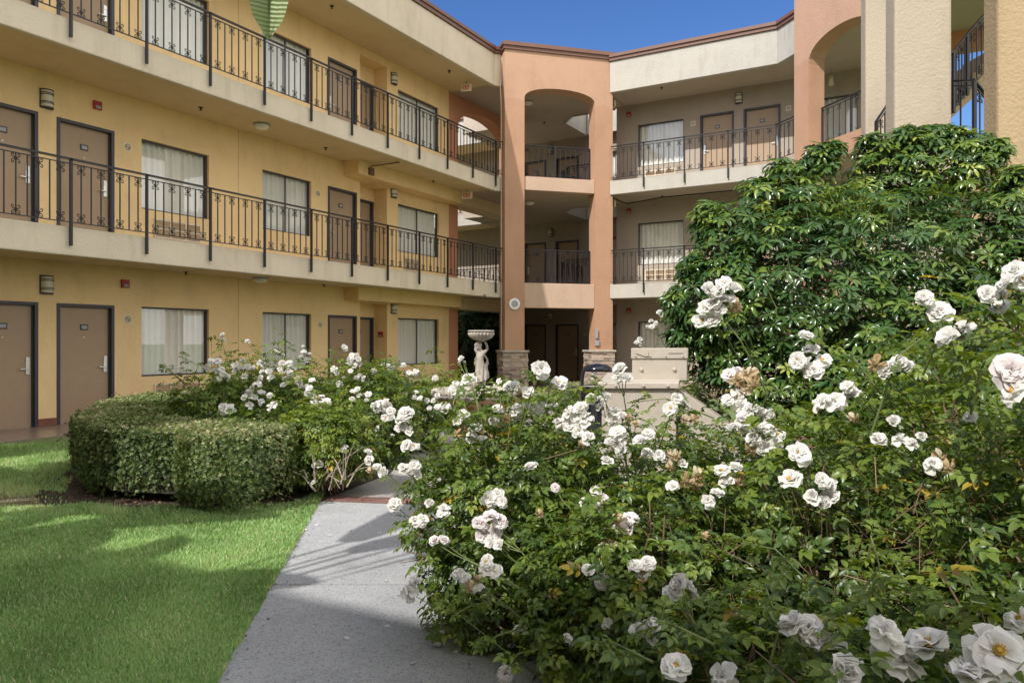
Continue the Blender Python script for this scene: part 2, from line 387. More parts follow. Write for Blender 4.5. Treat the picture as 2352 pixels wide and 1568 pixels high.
def door(par, o, u, v, a, b, zf, handle='far', hgt=2.083, sill=True):
    t = .055; z1 = zf + hgt
    s = MB(); s.obox(o, u, v, a + t, b - t, .07, .115, zf + .012, z1 - t)
    d = obj('door', s, 'door', par)
    f = MB()
    f.obox(o, u, v, a, a + t, -.018, .12, zf, z1); f.obox(o, u, v, b - t, b, -.018, .12, zf, z1); f.obox(o, u, v, a + t, b - t, -.018, .12, z1 - t, z1)
    f.obox(o, u, v, a + t, a + t + .02, .045, .069, zf + .012, z1 - t); f.obox(o, u, v, b - t - .02, b - t, .045, .069, zf + .012, z1 - t)
    obj('door_frame', f, 'frame', d, bevel=.004)
    hx = b - t - .075 if handle == 'far' else a + t + .075; sg = -1 if handle == 'far' else 1
    h = MB(); h.obox(o, u, v, hx - .033, hx + .033, .052, .0695, zf + .88, zf + 1.17)
    h.obox(o, u, v, hx - .028, hx + .028, .046, .052, zf + 1.09, zf + 1.15)
    h.obox(o, u, v, min(hx, hx + sg * .13), max(hx, hx + sg * .13), .02, .036, zf + .965, zf + .985); h.obox(o, u, v, hx - .012, hx + .012, .02, .052, zf + .963, zf + .987)
    obj('door_handle', h, 'steel', d, bevel=.003)
    cx = (a + b) / 2; n = MB()
    n.obox(o, u, v, cx - .07, cx + .07, .056, .0695, zf + 1.63, zf + 1.73)
    n.obox(o, u, v, cx - .05, cx + .05, .053, .0555, zf + 1.65, zf + 1.71, 1)
    np_ = obj2('number_plate', n, 'frame', 'plate', d)
    e = MB(); q = qf(o, u, v)
    p0 = Vector(q(cx, .0695, zf + 1.5)); p1 = Vector(q(cx, .06, zf + 1.5)); e.tube([p0, p1], .012, 8)
    obj('peephole', e, 'steel', d)
    if sill:
        s2 = MB(); s2.obox(o, u, v, a + t, b - t, -.03, .06, zf + .001, zf + .011); obj('threshold', s2, 'threshold', d)
    return d
def grille(par, o, u, v, a, b, z0, z1, cols=3):
    g = MB(); g.obox(o, u, v, a, b, -.03, -.003, z0, z0 + .03); g.obox(o, u, v, a, b, -.03, -.003, z1 - .03, z1)
    for i in range(cols + 1):
        x = a + (b - a - .03) * i / cols; g.obox(o, u, v, x, x + .03, -.03, -.003, z0 + .03, z1 - .03)
    g.obox(o, u, v, a + .03, b - .03, -.022, -.006, (z0 + z1) / 2 - .012, (z0 + z1) / 2 + .012)
    w = obj('vent_grille', g, 'grille', par)
    s = MB(); n = 9
    for i in range(n): 
        z = z0 + .035 + (z1 - z0 - .07) * i / n; s.obox(o, u, v, a + .03, b - .03, -.012, -.004, z, z + (z1 - z0) / n * .5)
    obj('slats', s, 'door', w)
    return w
def arch_wall(mb, o, u, v, u0, u1, z0, z1, ua, ub, zs, za, th, sill=None, n=20):
    """wall slab with one arched opening from sill (or floor) up to an elliptical head"""
    q = qf(o, u, v)
    mb.obox(o, u, v, u0, ua, 0, th, z0, z1); mb.obox(o, u, v, ub, u1, 0, th, z0, z1)
    if sill is not None: mb.obox(o, u, v, ua, ub, 0, th, z0, sill)
    c = (ua + ub) / 2; r = (ub - ua) / 2; pts = []
    for i in range(n + 1):
        a = math.pi * (1 - i / n); pts.append((c + r * math.cos(a), zs + (za - zs) * math.sin(a) ** .8 if 0 < i < n else zs))
    for (a, za_), (b, zb) in zip(pts, pts[1:]):
        mb.add([q(a, 0, za_), q(b, 0, zb), q(b, 0, z1), q(a, 0, z1)], [(0, 1, 2, 3)])
        mb.add([q(a, th, za_), q(a, th, z1), q(b, th, z1), q(b, th, zb)], [(0, 1, 2, 3)])
        mb.add([q(a, 0, za_), q(a, th, za_), q(b, th, zb), q(b, 0, zb)], [(0, 1, 2, 3)])
    mb.add([q(ua, 0, z1), q(ub, 0, z1), q(ub, th, z1), q(ua, th, z1)], [(0, 1, 2, 3)])
def trimline(par, line, ends=True):
    t = MB(); t.strip(line, -.10, .05, ROOF - .02, ROOF + .075); t.strip(line, -.10, .09, ROOF + .078, ROOF + .10); t.strip(line, -.13, .075, ROOF + .103, ROOF + .175)
    return obj('roof_trim', t, 'trim', par)
# ---------------------------------------------------------------- left wing
YL0, YL1 = -7.0, 19.19
LW = thing('hotel_wing', 'long yellow stucco hotel wing on the left with two open balconies', 'building', (XW, 6, 0))
LW_UNITS = []
yA1 = yx(87, XW); DA = (yA1 - 1.03, yA1); DB = (yx(130, XW), yx(262, XW)); W1 = (yx(325, XW), yx(480, XW)); W2 = (yx(603, XW), yx(715, XW))
DC = (yx(753, XW), yx(819, XW)); NI = (yx(827, XW), yx(889, XW)); W3 = (yx(914, XW), yx(1008, XW))
mb = MB(); q = qf((XW, 0), (0, 1), (-1, 0)); q2 = qf((XW - .45, 0), (0, 1), (-1, 0))
extraW = [(DA[0] - 3.2, DA[0] - 1.65), (DA[0] - 6.1, DA[0] - 4.55)]; extraD = [(DA[0] - 4.3, DA[0] - 3.3)]
DD = (NI[0] + .05, NI[1] - .03)
for i, zf in enumerate(F):
    holes = [(a, b, zf + .004, zf + 2.083) for a, b in (DA, DB, DC)] + [(a, b, zf + .767, zf + 2.085) for a, b in [W1, W2, W3] + extraW]
    ztop = (CE + [0])[i] if i < 2 else CE[2]
    nz = {0: 2.44, 1: 5.58, 2: 8.86}[i]
    hn = holes + [(NI[0], NI[1], zf + .004, nz)]
    top = F[i + 1] if i < 2 else ROOF
    wall_holes(mb, q, YL0, YL1, zf, top, [h for h in hn if h[:2] != NI[:2]] + [(NI[0], NI[1], zf + .004, nz)], .45 if False else .13)
    # niche: side faces, ceiling, back wall with its door hole
    mb.add([q(NI[0], .13, zf), q(NI[0], .45, zf), q(NI[0], .45, nz), q(NI[0], .13, nz)], [(0, 1, 2, 3)])
    mb.add([q(NI[1], .13, zf), q(NI[1], .45, zf), q(NI[1], .45, nz), q(NI[1], .13, nz)], [(0, 1, 2, 3)])
    mb.add([q(NI[0], .13, nz), q(NI[1], .13, nz), q(NI[1], .45, nz), q(NI[0], .45, nz)], [(0, 1, 2, 3)])
    wall_holes(mb, q2, NI[0], NI[1], zf, nz, [(DD[0], DD[1], zf + .004, zf + 2.083)], .13)
obj('wall', mb, 'wall_tan', LW)
mb = MB()      # party walls, back wall
mb.box(XI, XI + .2, YL0, YL1 + .5, 0, ROOF); mb.box(XI + .2, XW - .6, YL1 - .16, YL1 - .01, 0, ROOF - .3); mb.box(XI + .2, XW - .5, YL0, YL0 + .15, 0, ROOF - .3)
obj('rear_wall', mb, 'wall_tan', LW)
EL = [(XE, YL0), (XE, 19.32), (-11.40, 19.52)]
for i in (0, 1):
    m1 = MB(); m1.box(XI + .2, XW - .13, YL0 + .15, YL1 - .16, CE[i], F[i + 1] - .02)
    m1.box(XW + .004, XE - .12, YL0, 19.32, CE[i], F[i + 1] - .015)
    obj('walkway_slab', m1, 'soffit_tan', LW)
    m2 = MB(); m2.strip(EL, -.12, 0, CE[i] - .045, F[i + 1] + .015); obj('fascia', m2, 'fascia', LW, bevel=.02)
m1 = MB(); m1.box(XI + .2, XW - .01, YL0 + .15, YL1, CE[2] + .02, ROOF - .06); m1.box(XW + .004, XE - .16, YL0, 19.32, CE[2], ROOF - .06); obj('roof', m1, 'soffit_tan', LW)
m2 = MB(); m2.strip(EL, -.16, 0, CE[2] - .045, ROOF - .022); obj('roof_fascia', m2, 'fascia', LW, bevel=.02)
trimline(LW, EL)
yb = yx(790, XW)
for zc, zb in ((CE[0], 2.46), (CE[1], 5.60)): g = MB(); g.box(XW + .003, XW + .48, yb, 19.15, zb, zc - .002); obj('soffit_beam', g, 'wall_tan', LW)
for i, zf in enumerate(F):
    o, u, v = frameL(0)
    for k, (a, b) in enumerate([W1, W2, W3] + extraW): window(LW, o, u, v, a, b, zf + .767, zf + 2.085, k > 0, 10 * i + k)
    door(LW, o, u, v, *DA, zf); door(LW, o, u, v, *DB, zf); door(LW, o, u, v, *DC, zf, 'near')
    door(LW, (XW - .45, 0), u, v, *DD, zf)
    for a, b in ((W1[0] + .25, W1[0] + 1.3), (W3[0] + .25, W3[0] + 1.0)): grille(LW, o, u, v, a, b, zf + .25, zf + .62)
bt = MB(); segs = [(YL0, DA[0]), (DA[1], DB[0]), (DB[1], DC[0]), (DC[1], NI[0]), (NI[1], YL1)]
for zf in F:
    for a, b in segs: bt.box(XW + .002, XW + .014, a + .002, b - .002, zf + .002, zf + .14)
obj('tile_base', bt, 'base_tile', LW)
j = MB()
for zf, zc in zip(F, CE): yj = yx(547, XW); j.box(XW + .001, XW + .004, yj, yj + .008, zf + .15, zc)
obj('control_joint', j, 'door', LW)
# ---------------------------------------------------------------- arched end wall beyond the left wing + corner floors
CT = thing('corner_tower', 'salmon stucco corner tower with one arched bay on stone pier bases', 'building', (-10.5, 22, 0))
T0 = (-11.16, 19.31); s2 = math.sqrt(.5); TU = (s2, s2); TV = (-s2, s2); TWD = 3.42; TTH = .5
oa = (XW, 0)
a = MB(); arch_wall(a, (XW + .001, YL1), (0, 1), (-1, 0), 0, 4.2, F[2], ROOF - .06, .5, 3.81, 8.0, 8.80, .45)
obj('arched_end_wall', a, 'salmon_deep', CT)
for z0, z1 in ((0, CE[0]), (F[1], CE[1])):
    for ya, yb_ in ((YL1 + .002, YL1 + .5), (YL1 + 3.81, YL1 + 4.2)):
        a = MB(); a.box(XW - .45, XW, ya, yb_, z0, z1); obj('end_wall_pier', a, 'salmon_deep', CT)
for z0, z1 in ((5.62, CE[1] - .002), (2.42, CE[0] - .002)):
    a = MB(); a.box(XW - .3, XW + .36, YL1 + .02, 23.35, z0, z1); obj('passage_beam', a, 'soffit_tan', CT)
# corner floor with its light well
LWX0, LWX1, LWY0, LWY1 = -11.37, -9.3, 23.38, 25.7
def corner_slab(z0, z1, name, mat, roof=False):
    mb = MB(); fl = -11.45
    # in front of the well: from the walkway edges and tower line back to the well
    A = (XW + .003, 19.33); B = (XE - .06, 19.33); C1 = (T0[0] + TV[0] * .3, T0[1] + TV[1] * .3); D1 = (T0[0] + TU[0] * TWD + TV[0] * .3, T0[1] + TU[1] * TWD + TV[1] * .3)
    E1 = (-8.9, LWY0); 
    mb.prism([A, B, C1, D1, (-8.95, LWY0), (XW + .003, LWY0)], z0, z1)
    mb.prism([(XW - 2.2, LWY0 + .003), (LWX0 - .003, LWY0 + .003), (LWX0 - .003, YN - .003), (XW - 2.2, YN - .003)], z0, z1)
    mb.prism([(LWX0, LWY1), (-6, LWY1), (-6, YN - .003), (LWX0, YN - .003)], z0, z1)
    mb.prism([(LWX0 - .001, LWY0 + .001), (LWX0 + .5, LWY0 + .001), (LWX0 - .001, LWY0 + .55)], z0, z1)
    return obj(name, mb, mat, CT)
for i in (0, 1): corner_slab(CE[i], F[i + 1] - .02, 'landing_slab', 'soffit_right')
corner_slab(CE[2], ROOF - .06, 'landing_roof', 'soffit_right')
w = MB(); wl = [(LWX0 + .001, LWY1 + .001), (LWX0 + .001, LWY0 + .55), (LWX0 + .5, LWY0 + .001), (-9.31, LWY0 + .001)]
for z0, z1 in ((CE[0] - .04, F[1] + .1), (CE[1] - .04, F[2] + .1), (CE[2] - .04, ROOF + .3)):
    w = MB(); w.strip(wl, -.002, .06, z0, z1); w.box(LWX0 + .059, -6.1, LWY1 - .06, LWY1 - .002, z0, z1); obj('light_well_curb', w, 'fascia_r', CT)
# tower front
for a_, b_ in ((0, .60), (TWD - .58, TWD)):
    t = MB(); t.obox(T0, TU, TV, a_, b_, 0, TTH, 1.17, F[2]); obj('column', t, 'salmon', CT)
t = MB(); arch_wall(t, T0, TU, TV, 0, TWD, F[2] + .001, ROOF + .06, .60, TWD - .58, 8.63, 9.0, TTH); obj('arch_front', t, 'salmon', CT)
for a_, b_ in ((CE[1] - .02, F[2] + .02), (2.43, F[1] + .01)):
    t = MB(); t.obox(T0, TU, TV, .601, TWD - .581, .04, .34, a_, b_); obj('spandrel', t, 'spandrel', CT, bevel=.015)
t = MB(); TT = lambda a, b: (T0[0] + TU[0] * a + TV[0] * b, T0[1] + TU[1] * a + TV[1] * b)
tl = [TT(0, .6), TT(0, 0), TT(TWD, 0), TT(TWD, .6)]
t.strip(tl, -.05, .05, ROOF + .04, ROOF + .14); t.strip(tl, -.07, .09, ROOF + .143, ROOF + .17); t.strip(tl, -.08, .075, ROOF + .173, ROOF + .26)
obj('roof_trim', t, 'trim', CT)
t = MB(); t.prism([TT(.03, .06), TT(TWD - .03, .06), TT(TWD - .03, .6), TT(.03, .6)], ROOF + .061, ROOF + .2); obj('roof', t, 'soffit_right', CT)
def stone_base(par, o, u, v, a, b, th, ztop):
    s = MB(); r = random.Random(int(a * 100) + 5)
    s.obox(o, u, v, a + .02, b - .02, .02, th - .02, 0, ztop - .07, .3)
    z = 0.0
    while z < ztop - .08:
        h = min(r.uniform(.035, .09), ztop - .07 - z)
        for (axis, L0, L1) in (('f', a, b), ('b', a, b), ('l', 0, th), ('r', 0, th)):
            x = L0
            while x < L1 - .01:
                w = min(r.uniform(.12, .38), L1 - x); pr = r.uniform(-.005, .035)
                if axis == 'f': s.obox(o, u, v, x + .003, x + w - .003, -pr, .02, z + .003, z + h - .003, r.random())
                if axis == 'b': s.obox(o, u, v, x + .003, x + w - .003, th - .02, th + pr, z + .003, z + h - .003, r.random())
                if axis == 'l': s.obox(o, u, v, a - pr, a + .02, x + .003, x + w - .003, z + .003, z + h - .003, r.random())
                if axis == 'r': s.obox(o, u, v, b - .02, b + pr, x + .003, x + w - .003, z + .003, z + h - .003, r.random())
                x += w
        z += h
    obj('stone_base', s, 'stone', par)
    c = MB(); c.obox(o, u, v, a - .05, b + .05, -.05, th + .05, ztop - .07, ztop); obj('stone_cap', c, 'cast', par, bevel=.02)
stone_base(CT, T0, TU, TV, -.06, .70, .62, 1.17); stone_base(CT, T0, TU, TV, TWD - .70, TWD + .06, .62, 1.17)
# ---------------------------------------------------------------- north wing behind the corner
NW = thing('hotel_wing', 'beige wing behind the corner tower seen through its arches', 'building', (-20, YN, 0))
o, u, v = (0, YN), (1, 0), (0, 1); q = qf(o, u, v)
nd = [(xy(1208, YN) - .05, xy(1254, YN)), (xy(1276, YN), xy(1329, YN))]; nw = [(xy(1400, YN) - .1, xy(1415, YN) + 1.2), (-19, -17.5), (-23, -21.5)]
mb = MB()
for i, zf in enumerate(F):
    holes = [(a, b, zf + .004, zf + 2.083) for a, b in nd] + [(a, b, zf + .2, zf + 2.085) for a, b in nw]
    wall_holes(mb, q, -32, -5.5, zf, F[i + 1] if i < 2 else ROOF - .06, holes)
obj('wall', mb, 'wall_right', NW)
mb = MB(); mb.box(-32, -5.5, 31, 31.2, 0, ROOF); mb.box(-32, -31.8, YN + .15, 31, 0, ROOF); mb.box(-5.7, -5.5, YN + .15, 31, 0, ROOF); obj('rear_wall', mb, 'wall_right', NW)
for i, zf in enumerate(F):
    for k, (a, b) in enumerate(nd): door(NW, o, u, v, a, b, zf, 'near' if k == 0 else 'far')
    for k, (a, b) in enumerate(nw): window(NW, o, u, v, a, b, zf + .2, zf + 2.085, True, 50 + 3 * i + k)
mb = MB(); mb.box(-31.8, -5.7, YN + .15, 31, ROOF - .3, ROOF - .06); mb.box(-32, XW - 2.21, 24.75, YN - .003, CE[2], ROOF - .06); obj('roof', mb, 'soffit_tan', NW)
EN = [(-32, 24.6), (XW - .5, 24.6)]
for i in (0, 1):
    mb = MB(); mb.box(-32, XW - 2.21, 24.73, YN - .003, CE[i], F[i + 1] - .02); obj('walkway_slab', mb, 'soffit_tan', NW)
for i in (0, 1, 2):
    mb = MB(); mb.strip(EN, -.12, 0, CE[i] - .04, F[i + 1] + .02 if i < 2 else ROOF); obj('fascia', mb, 'fascia_r', NW)
mb = MB(); mb.strip(EN, -.1, .08, ROOF + .002, ROOF + .16); obj('roof_trim', mb, 'trim', NW)
# ---------------------------------------------------------------- right wing
RW = thing('hotel_wing', 'beige wing facing the camera with a sunlit cream parapet right of the corner tower', 'building', (-5, YW, 0))
o, u, v = (0, YW), (1, 0), (0, 1); q = qf(o, u, v); XR0, XR1 = -9.22, -.6
rW = (xy(1465, YW), xy(1570, YW)); rD = [(xy(1608, YW), xy(1686, YW)), (xy(1708, YW), xy(1793, YW))]; rW2 = (xy(1888, YW), xy(1970, YW))
mb = MB()
for i, zf in enumerate(F):
    holes = [(a, b, zf + .004, zf + 2.083) for a, b in rD] + [(rW[0], rW[1], zf + .72, zf + 2.07), (rW2[0], rW2[1], zf + .5, zf + 2.07)]
    wall_holes(mb, q, XR0, XR1, zf, F[i + 1] if i < 2 else ROOF - .06, holes)
obj('wall', mb, 'wall_right', RW)
mb = MB(); mb.box(XR0, XR0 + .2, YW + .15, 30, 0, ROOF - .07); mb.box(XR1 - .2, XR1, YW + .15, 30, 0, ROOF - .07); mb.box(XR0 + .2, XR1 - .2, 29.8, 30, 0, ROOF - .07); obj('side_wall', mb, 'wall_right', RW)
ER = [(-8.80, YE), (-3.88, YE), (-3.10, YE - .78)]
for i in (0, 1):
    mb = MB(); mb.prism([(-8.92, YE + .12), (-3.93, YE + .12), (-3.15, YE - .66), (XR1, YE - 3.2), (XR1, YW - .003), (-8.92, YW - .003)], CE[i], F[i + 1] - .015)
    mb.box(XR0 + .2, XR1 - .2, YW + .15, 29.8, CE[i], F[i + 1] - .02); obj('walkway_slab', mb, 'soffit_right', RW)
    mb = MB(); mb.strip(ER, -.12, 0, CE[i] - .04, F[i + 1] + .015); obj('fascia', mb, 'fascia_r', RW, bevel=.015)
mb = MB(); mb.prism([(-8.92, YE + .16), (-3.95, YE + .16), (-3.15, YE - .6), (XR1, YE - 3.2), (XR1, YW - .003), (-8.92, YW - .003)], CE[2], ROOF - .06)
mb.box(XR0, XR1, YW, 30, ROOF - .3, ROOF - .065); obj('roof', mb, 'soffit_right', RW)
mb = MB(); mb.strip(ER, -.16, 0, CE[2] - .04, ROOF - .022); obj('roof_fascia', mb, 'fascia_r', RW, bevel=.015)
trimline(RW, ER)
for i, zf in enumerate(F):
    window(RW, o, u, v, *rW, zf + .72, zf + 2.07, False, 90 + i); window(RW, o, u, v, *rW2, zf + .5, zf + 2.07, False, 95 + i)
    door(RW, o, u, v, *rD[0], zf, 'near'); door(RW, o, u, v, *rD[1], zf, 'far')
    grille(RW, o, u, v, xy(1482, YW), xy(1552, YW), zf + .22, zf + .56)
# ---------------------------------------------------------------- right corner tower (45 degrees the other way)
CR = thing('corner_tower', 'orange salmon tower with arched opening behind the umbrella tree', 'building', (-3, 20.6, 0))
U2 = (s2, -s2); V2 = (s2, s2); S0 = (-3.32, 20.82)
for a_, b_ in ((0, .58), (2.85, 3.43)):
    t = MB(); t.obox(S0, U2, V2, a_, b_, 0, .47, 0, F[2]); obj('column', t, 'salmon', CR)
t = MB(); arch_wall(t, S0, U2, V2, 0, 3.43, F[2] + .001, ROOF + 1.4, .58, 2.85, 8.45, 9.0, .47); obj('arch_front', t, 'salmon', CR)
for a_, b_ in ((CE[1] - .1, F[2] + .02), (2.43, F[1] + .01)):
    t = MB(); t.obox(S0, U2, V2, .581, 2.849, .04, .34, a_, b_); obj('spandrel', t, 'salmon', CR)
# ---------------------------------------------------------------- stair tower at the right, with its square pillars
ST = thing('stair_tower', 'cream stucco stair tower on thick square pillars behind the umbrella tree', 'building', (1.0, 11, 0))
def pil(X, Z, e, w, ztop, name, mat, slope=.215):
    o = c2w(X, Z); k = math.hypot(1, slope)
    # side runs away from the camera, front runs to the right
    dv = c2w(slope / k, 1 / k); du = c2w(1 / k, -slope / k)
    m = MB(); m.obox(o, du, dv, 0, w, 0, e, 0, ztop); return obj(name, m, mat, ST, bevel=.035)
pil(.4667 * 13, 13, .36, .75, 9.1, 'pillar', 'pillar')
pil(5.05, 10, .46, .69, 9.1, 'pillar', 'pillar')
pil(5.13, 8, .40, 1.6, 9.1, 'pillar', 'pillar_tan')
m = MB(); rx = [c2w(5.6, 9.6), c2w(8.6, 9.2), c2w(8.6, 19.5), c2w(11.0, 20), c2w(6.3, 14.5), c2w(6.2, 11.5)]
m.prism([c2w(5.35, 10.2), c2w(8.6, 9.2), c2w(13.5, 19.2), c2w(10.5, 19.2), c2w(6.1, 13.2)], 9.1, 9.4); obj('roof', m, 'soffit_right', ST)
m = MB(); b0 = c2w(10.3, 19.0); m.strip([c2w(10.2, 19.6), c2w(13.6, 17.7)], 0, .35, 8.62, 9.098); obj('beam', m, 'salmon_deep', ST)
# stair flight between the pillars
sf = MB()
def PZ(px, py, Z): return P(px, py, Z)
Zs = 12.4
up0, up1 = PZ(2150, 262, Zs), PZ(2330, 96, Zs + .4)
dn = Vector((0, 0, -.32)); dv = Vector((*c2w(-.05, 1.15), 0))
for k in range(9):      # each step: tread block along the rising line
    p = up0.lerp(up1, k / 9); q_ = up0.lerp(up1, (k + 1) / 9)
    a, b2, c, d = p, q_, q_ + dv, p + dv
    z1 = max(p.z, q_.z); 
    sf.hexa([(a.x, a.y, p.z - .30), (b2.x, b2.y, q_.z - .30), (c.x, c.y, q_.z - .30), (d.x, d.y, p.z - .30), (a.x, a.y, z1), (b2.x, b2.y, z1), (c.x, c.y, z1), (d.x, d.y, z1)])
obj('stair_flight', sf, 'pillar_tan', ST)
lm = MB(); l0 = PZ(2100, 345, 11.9); l1 = PZ(2400, 345, 10.4); dv2 = Vector((*c2w(.3, 1.1), 0))
lm.hexa([(l0.x, l0.y, 3.85), (l1.x, l1.y, 3.85), (l1.x + dv2.x, l1.y + dv2.y, 3.85), (l0.x + dv2.x, l0.y + dv2.y, 3.85), (l0.x, l0.y, 4.05), (l1.x, l1.y, 4.05), (l1.x + dv2.x, l1.y + dv2.y, 4.05), (l0.x + dv2.x, l0.y + dv2.y, 4.05)])
obj('stair_landing', lm, 'pillar', ST)
lm = MB(); lm.strip([c2w(5.6, 11.9), c2w(9.6, 10.6)], 0, .2, 0, 3.84); obj('low_wall', lm, 'pillar_tan', ST)
# ---------------------------------------------------------------- wing behind the viewpoint: closes the courtyard and throws the long shade
BW = thing('hotel_wing', 'yellow stucco wing behind the viewpoint closing the courtyard', 'building', (-2, -8, 0))
mb = MB(); q = qf((0, -8.5), (1, 0), (0, -1)); hs = []
for zf in F: hs += [(x, x + 1.5, zf + .767, zf + 2.085) for x in (-10.5, -7, -3.5, 0, 3.5)] 
wall_holes(mb, q, XW, 10, 0, ROOF - .06, hs); mb.box(XW, 10, -15, -14.8, 0, ROOF - .07); mb.box(9.8, 10, -14.8, -8.65, 0, ROOF - .07); mb.box(XW, XW + .2, -14.8, -8.65, 0, ROOF - .07)
obj('wall', mb, 'wall_tan', BW)
for (a, b, z0, z1) in hs: window(BW, (0, -8.5), (1, 0), (0, -1), a, b, z0, z1, True, int(a * 10 + z0))
for i in (0, 1, 2):
    z1 = F[i + 1] - .02 if i < 2 else ROOF - .06
    mb = MB(); mb.box(XE + .1, 10, -8.49, -7.0, CE[i], z1)
    if i == 2: mb.box(XW, 10, -15, -8.5, ROOF - .3, ROOF - .062)
    obj('walkway_slab' if i < 2 else 'roof', mb, 'soffit_tan', BW)
    mb = MB(); mb.box(XE + .1, 10, -7.0, -6.9, CE[i] - .04, z1 + .04); obj('fascia', mb, 'fascia', BW)
mb = MB(); mb.box(XE + .1, 10, -7.0, -6.84, ROOF - .018, ROOF + .175); obj('roof_trim', mb, 'trim', BW)
# ================================================================ RAILINGS
def scroll(mb, cx, cz, sx, sz, s=1.0):
    pts = [(cx + sx * a * s, 0, cz + sz * b * s) for a, b in ((.0, .006), (.016, .008), (.033, .016), (.045, .030), (.046, .044), (.036, .054), (.024, .051), (.020, .041), (.027, .034))]
    mb.tube(pts, .0068, 4)
HB = .87
def bal_mesh(ornate):
    m = MB(); m.box(-.008, .008, -.008, .008, 0, HB)
    if ornate:
        for zc in (.07, HB - .07):
            m.tube([(0, 0, zc - .03), (0, 0, zc - .012), (0, 0, zc + .012), (0, 0, zc + .03)], .016, 6)
            for sx in (-1, 1):
                for sz in (-1, 1): scroll(m, sx * .004, zc, sx, sz, 1.2)
    me = bpy.data.meshes.new('baluster'); me.from_pydata(m.v, [], m.f); me.materials.append(M['iron']); return me
BAL = [bal_mesh(True), bal_mesh(False)]
PM = bpy.data.meshes.new('post'); m = MB(); m.box(-.019, .019, -.019, .019, -.30, 1.0); PM.from_pydata(m.v, [], m.f); PM.materials.append(M['iron'])
PM2 = bpy.data.meshes.new('short_post'); m = MB(); m.box(-.022, .022, -.022, .022, 0.0, 1.0); PM2.from_pydata(m.v, [], m.f); PM2.materials.append(M['iron'])
def railing(label, bays, group='black iron balcony railings', low=True, cat='railing'):
    """bays: list of (p0, p1, z0, nbal, post_at_start, post_at_end); z0 may be a pair for a sloping bay"""
    b0 = bays[0]; base = (b0[0][0], b0[0][1], b0[2][0] if isinstance(b0[2], tuple) else b0[2])
    t = thing('iron_railing', label, cat, base, group)
    hr, br_, b2_ = MB(), MB(), MB()
    for p0, p1, z0, nb, pa, pb in bays:
        za, zb = z0 if isinstance(z0, tuple) else (z0, z0)
        A, B = Vector((p0[0], p0[1], za)), Vector((p1[0], p1[1], zb)); d = (B - A); dh = Vector((d.x, d.y, 0)).normalized(); n = Vector((-dh.y, dh.x, 0))
        rz = math.atan2(dh.y, dh.x)
        def bar(mb, h, w, th):
            e = d.normalized() * .02
            pts = [A - e - n * w, B + e - n * w, B + e + n * w, A - e + n * w]
            mb.hexa([(p.x, p.y, p.z + h) for p in pts] + [(p.x, p.y, p.z + h + th) for p in pts])
        bar(hr, 1.0, .024, .028); bar(b2_, .935, .010, .014); bar(br_, .05, .010, .014)
        L = d.length
        for k in range(nb):
            f = (k + 1) / (nb + 1); p = A + d * f
            o = bpy.data.objects.new('baluster', BAL[k % 2]); COL.objects.link(o); o.parent = t
            o.location = (p.x - base[0], p.y - base[1], p.z - base[2] + .064); o.rotation_euler = (0, 0, rz)
        for flag, p in ((pa, A), (pb, B)):
            if flag:
                o = bpy.data.objects.new('post', PM if low else PM2); COL.objects.link(o); o.parent = t
                o.location = (p.x - base[0], p.y - base[1], p.z - base[2]); o.rotation_euler = (0, 0, rz)
    obj('handrail', hr, 'iron', t); obj('lower_bar', br_, 'iron', t); obj('upper_bar', b2_, 'iron', t)
    return t
xp = XE + .05
posts = [yx(163, xp)]; bay = (yx(1139, xp) - yx(163, xp)) / 10
ys = [posts[0] - 3 * bay + bay * i for i in range(14)]
for i, nm in ((1, 'left wing railing on the middle floor balcony, scrolled black bars'), (2, 'left wing railing on the top floor balcony, scrolled black bars')):
    z0 = F[i] + .02
    bays = [((xp, a), (xp, b), z0, 7, k == 0, True) for k, (a, b) in enumerate(zip(ys, ys[1:]))]
    e = TT(-.02, .25); bays.append(((xp, ys[-1]), (e[0] + .0, e[1] - .0), z0, 1, False, False))
    bays = bays[2:] if i == 1 else bays[2:]
    railing(nm, bays)
for i, nm in ((1, 'short railing between the tower columns on the middle floor'), (2, 'short railing under the tower arch on the top floor')):
    z0 = F[i] + .03; a, m_, b = TT(.61, .40), TT(1.70, .40), TT(TWD - .59, .40)
    railing(nm, [(a, m_, z0, 5, True, True), (m_, b, z0, 6, False, True)], low=False)
yp = YE - .05; px_posts = [xy(p, yp) for p in (1553.5 - 20, 1573, 1672, 1786)]
xr = [-8.72] + [xy(p, yp) for p in (1478, 1572, 1672, 1782)]
for i, nm in ((1, 'right wing railing on the middle floor, partly behind the umbrella tree'), (2, 'right wing railing on the top floor under the sunlit parapet')):
    z0 = F[i] + .02
    bays = [((a, yp), (b, yp), z0, 7, False, True) for a, b in zip(xr, xr[1:])]
    bays.append(((xr[-1], yp), (-3.12, YE - .80), z0, 5, False, False)); railing(nm, bays)
q0 = lambda a, b: (S0[0] + U2[0] * a + V2[0] * b, S0[1] + U2[1] * a + V2[1] * b)
railing('railing inside the arch of the right tower in front of a dark window', [(q0(.59, .40), q0(1.65, .40), F[2] + .03, 4, True, True), (q0(1.65, .40), q0(2.84, .40), F[2] + .03, 5, False, True)], low=False)
for i, w_ in ((1, 'middle'), (2, 'top')):
    z0 = F[i]; c = .18
    railing('railing round the light well behind the tower on the %s floor' % w_, [((LWX0 - .1, LWY1 - .2), (LWX0 - .1, LWY0 + .45), z0, 9, True, True), ((LWX0 - .1, LWY0 + .45), (LWX0 + .45, LWY0 - .1), z0, 3, False, True), ((LWX0 + .45, LWY0 - .1), (-9.4, LWY0 - .1), z0, 7, False, True)], low=False)
zN = {1: 'middle', 2: 'top'}
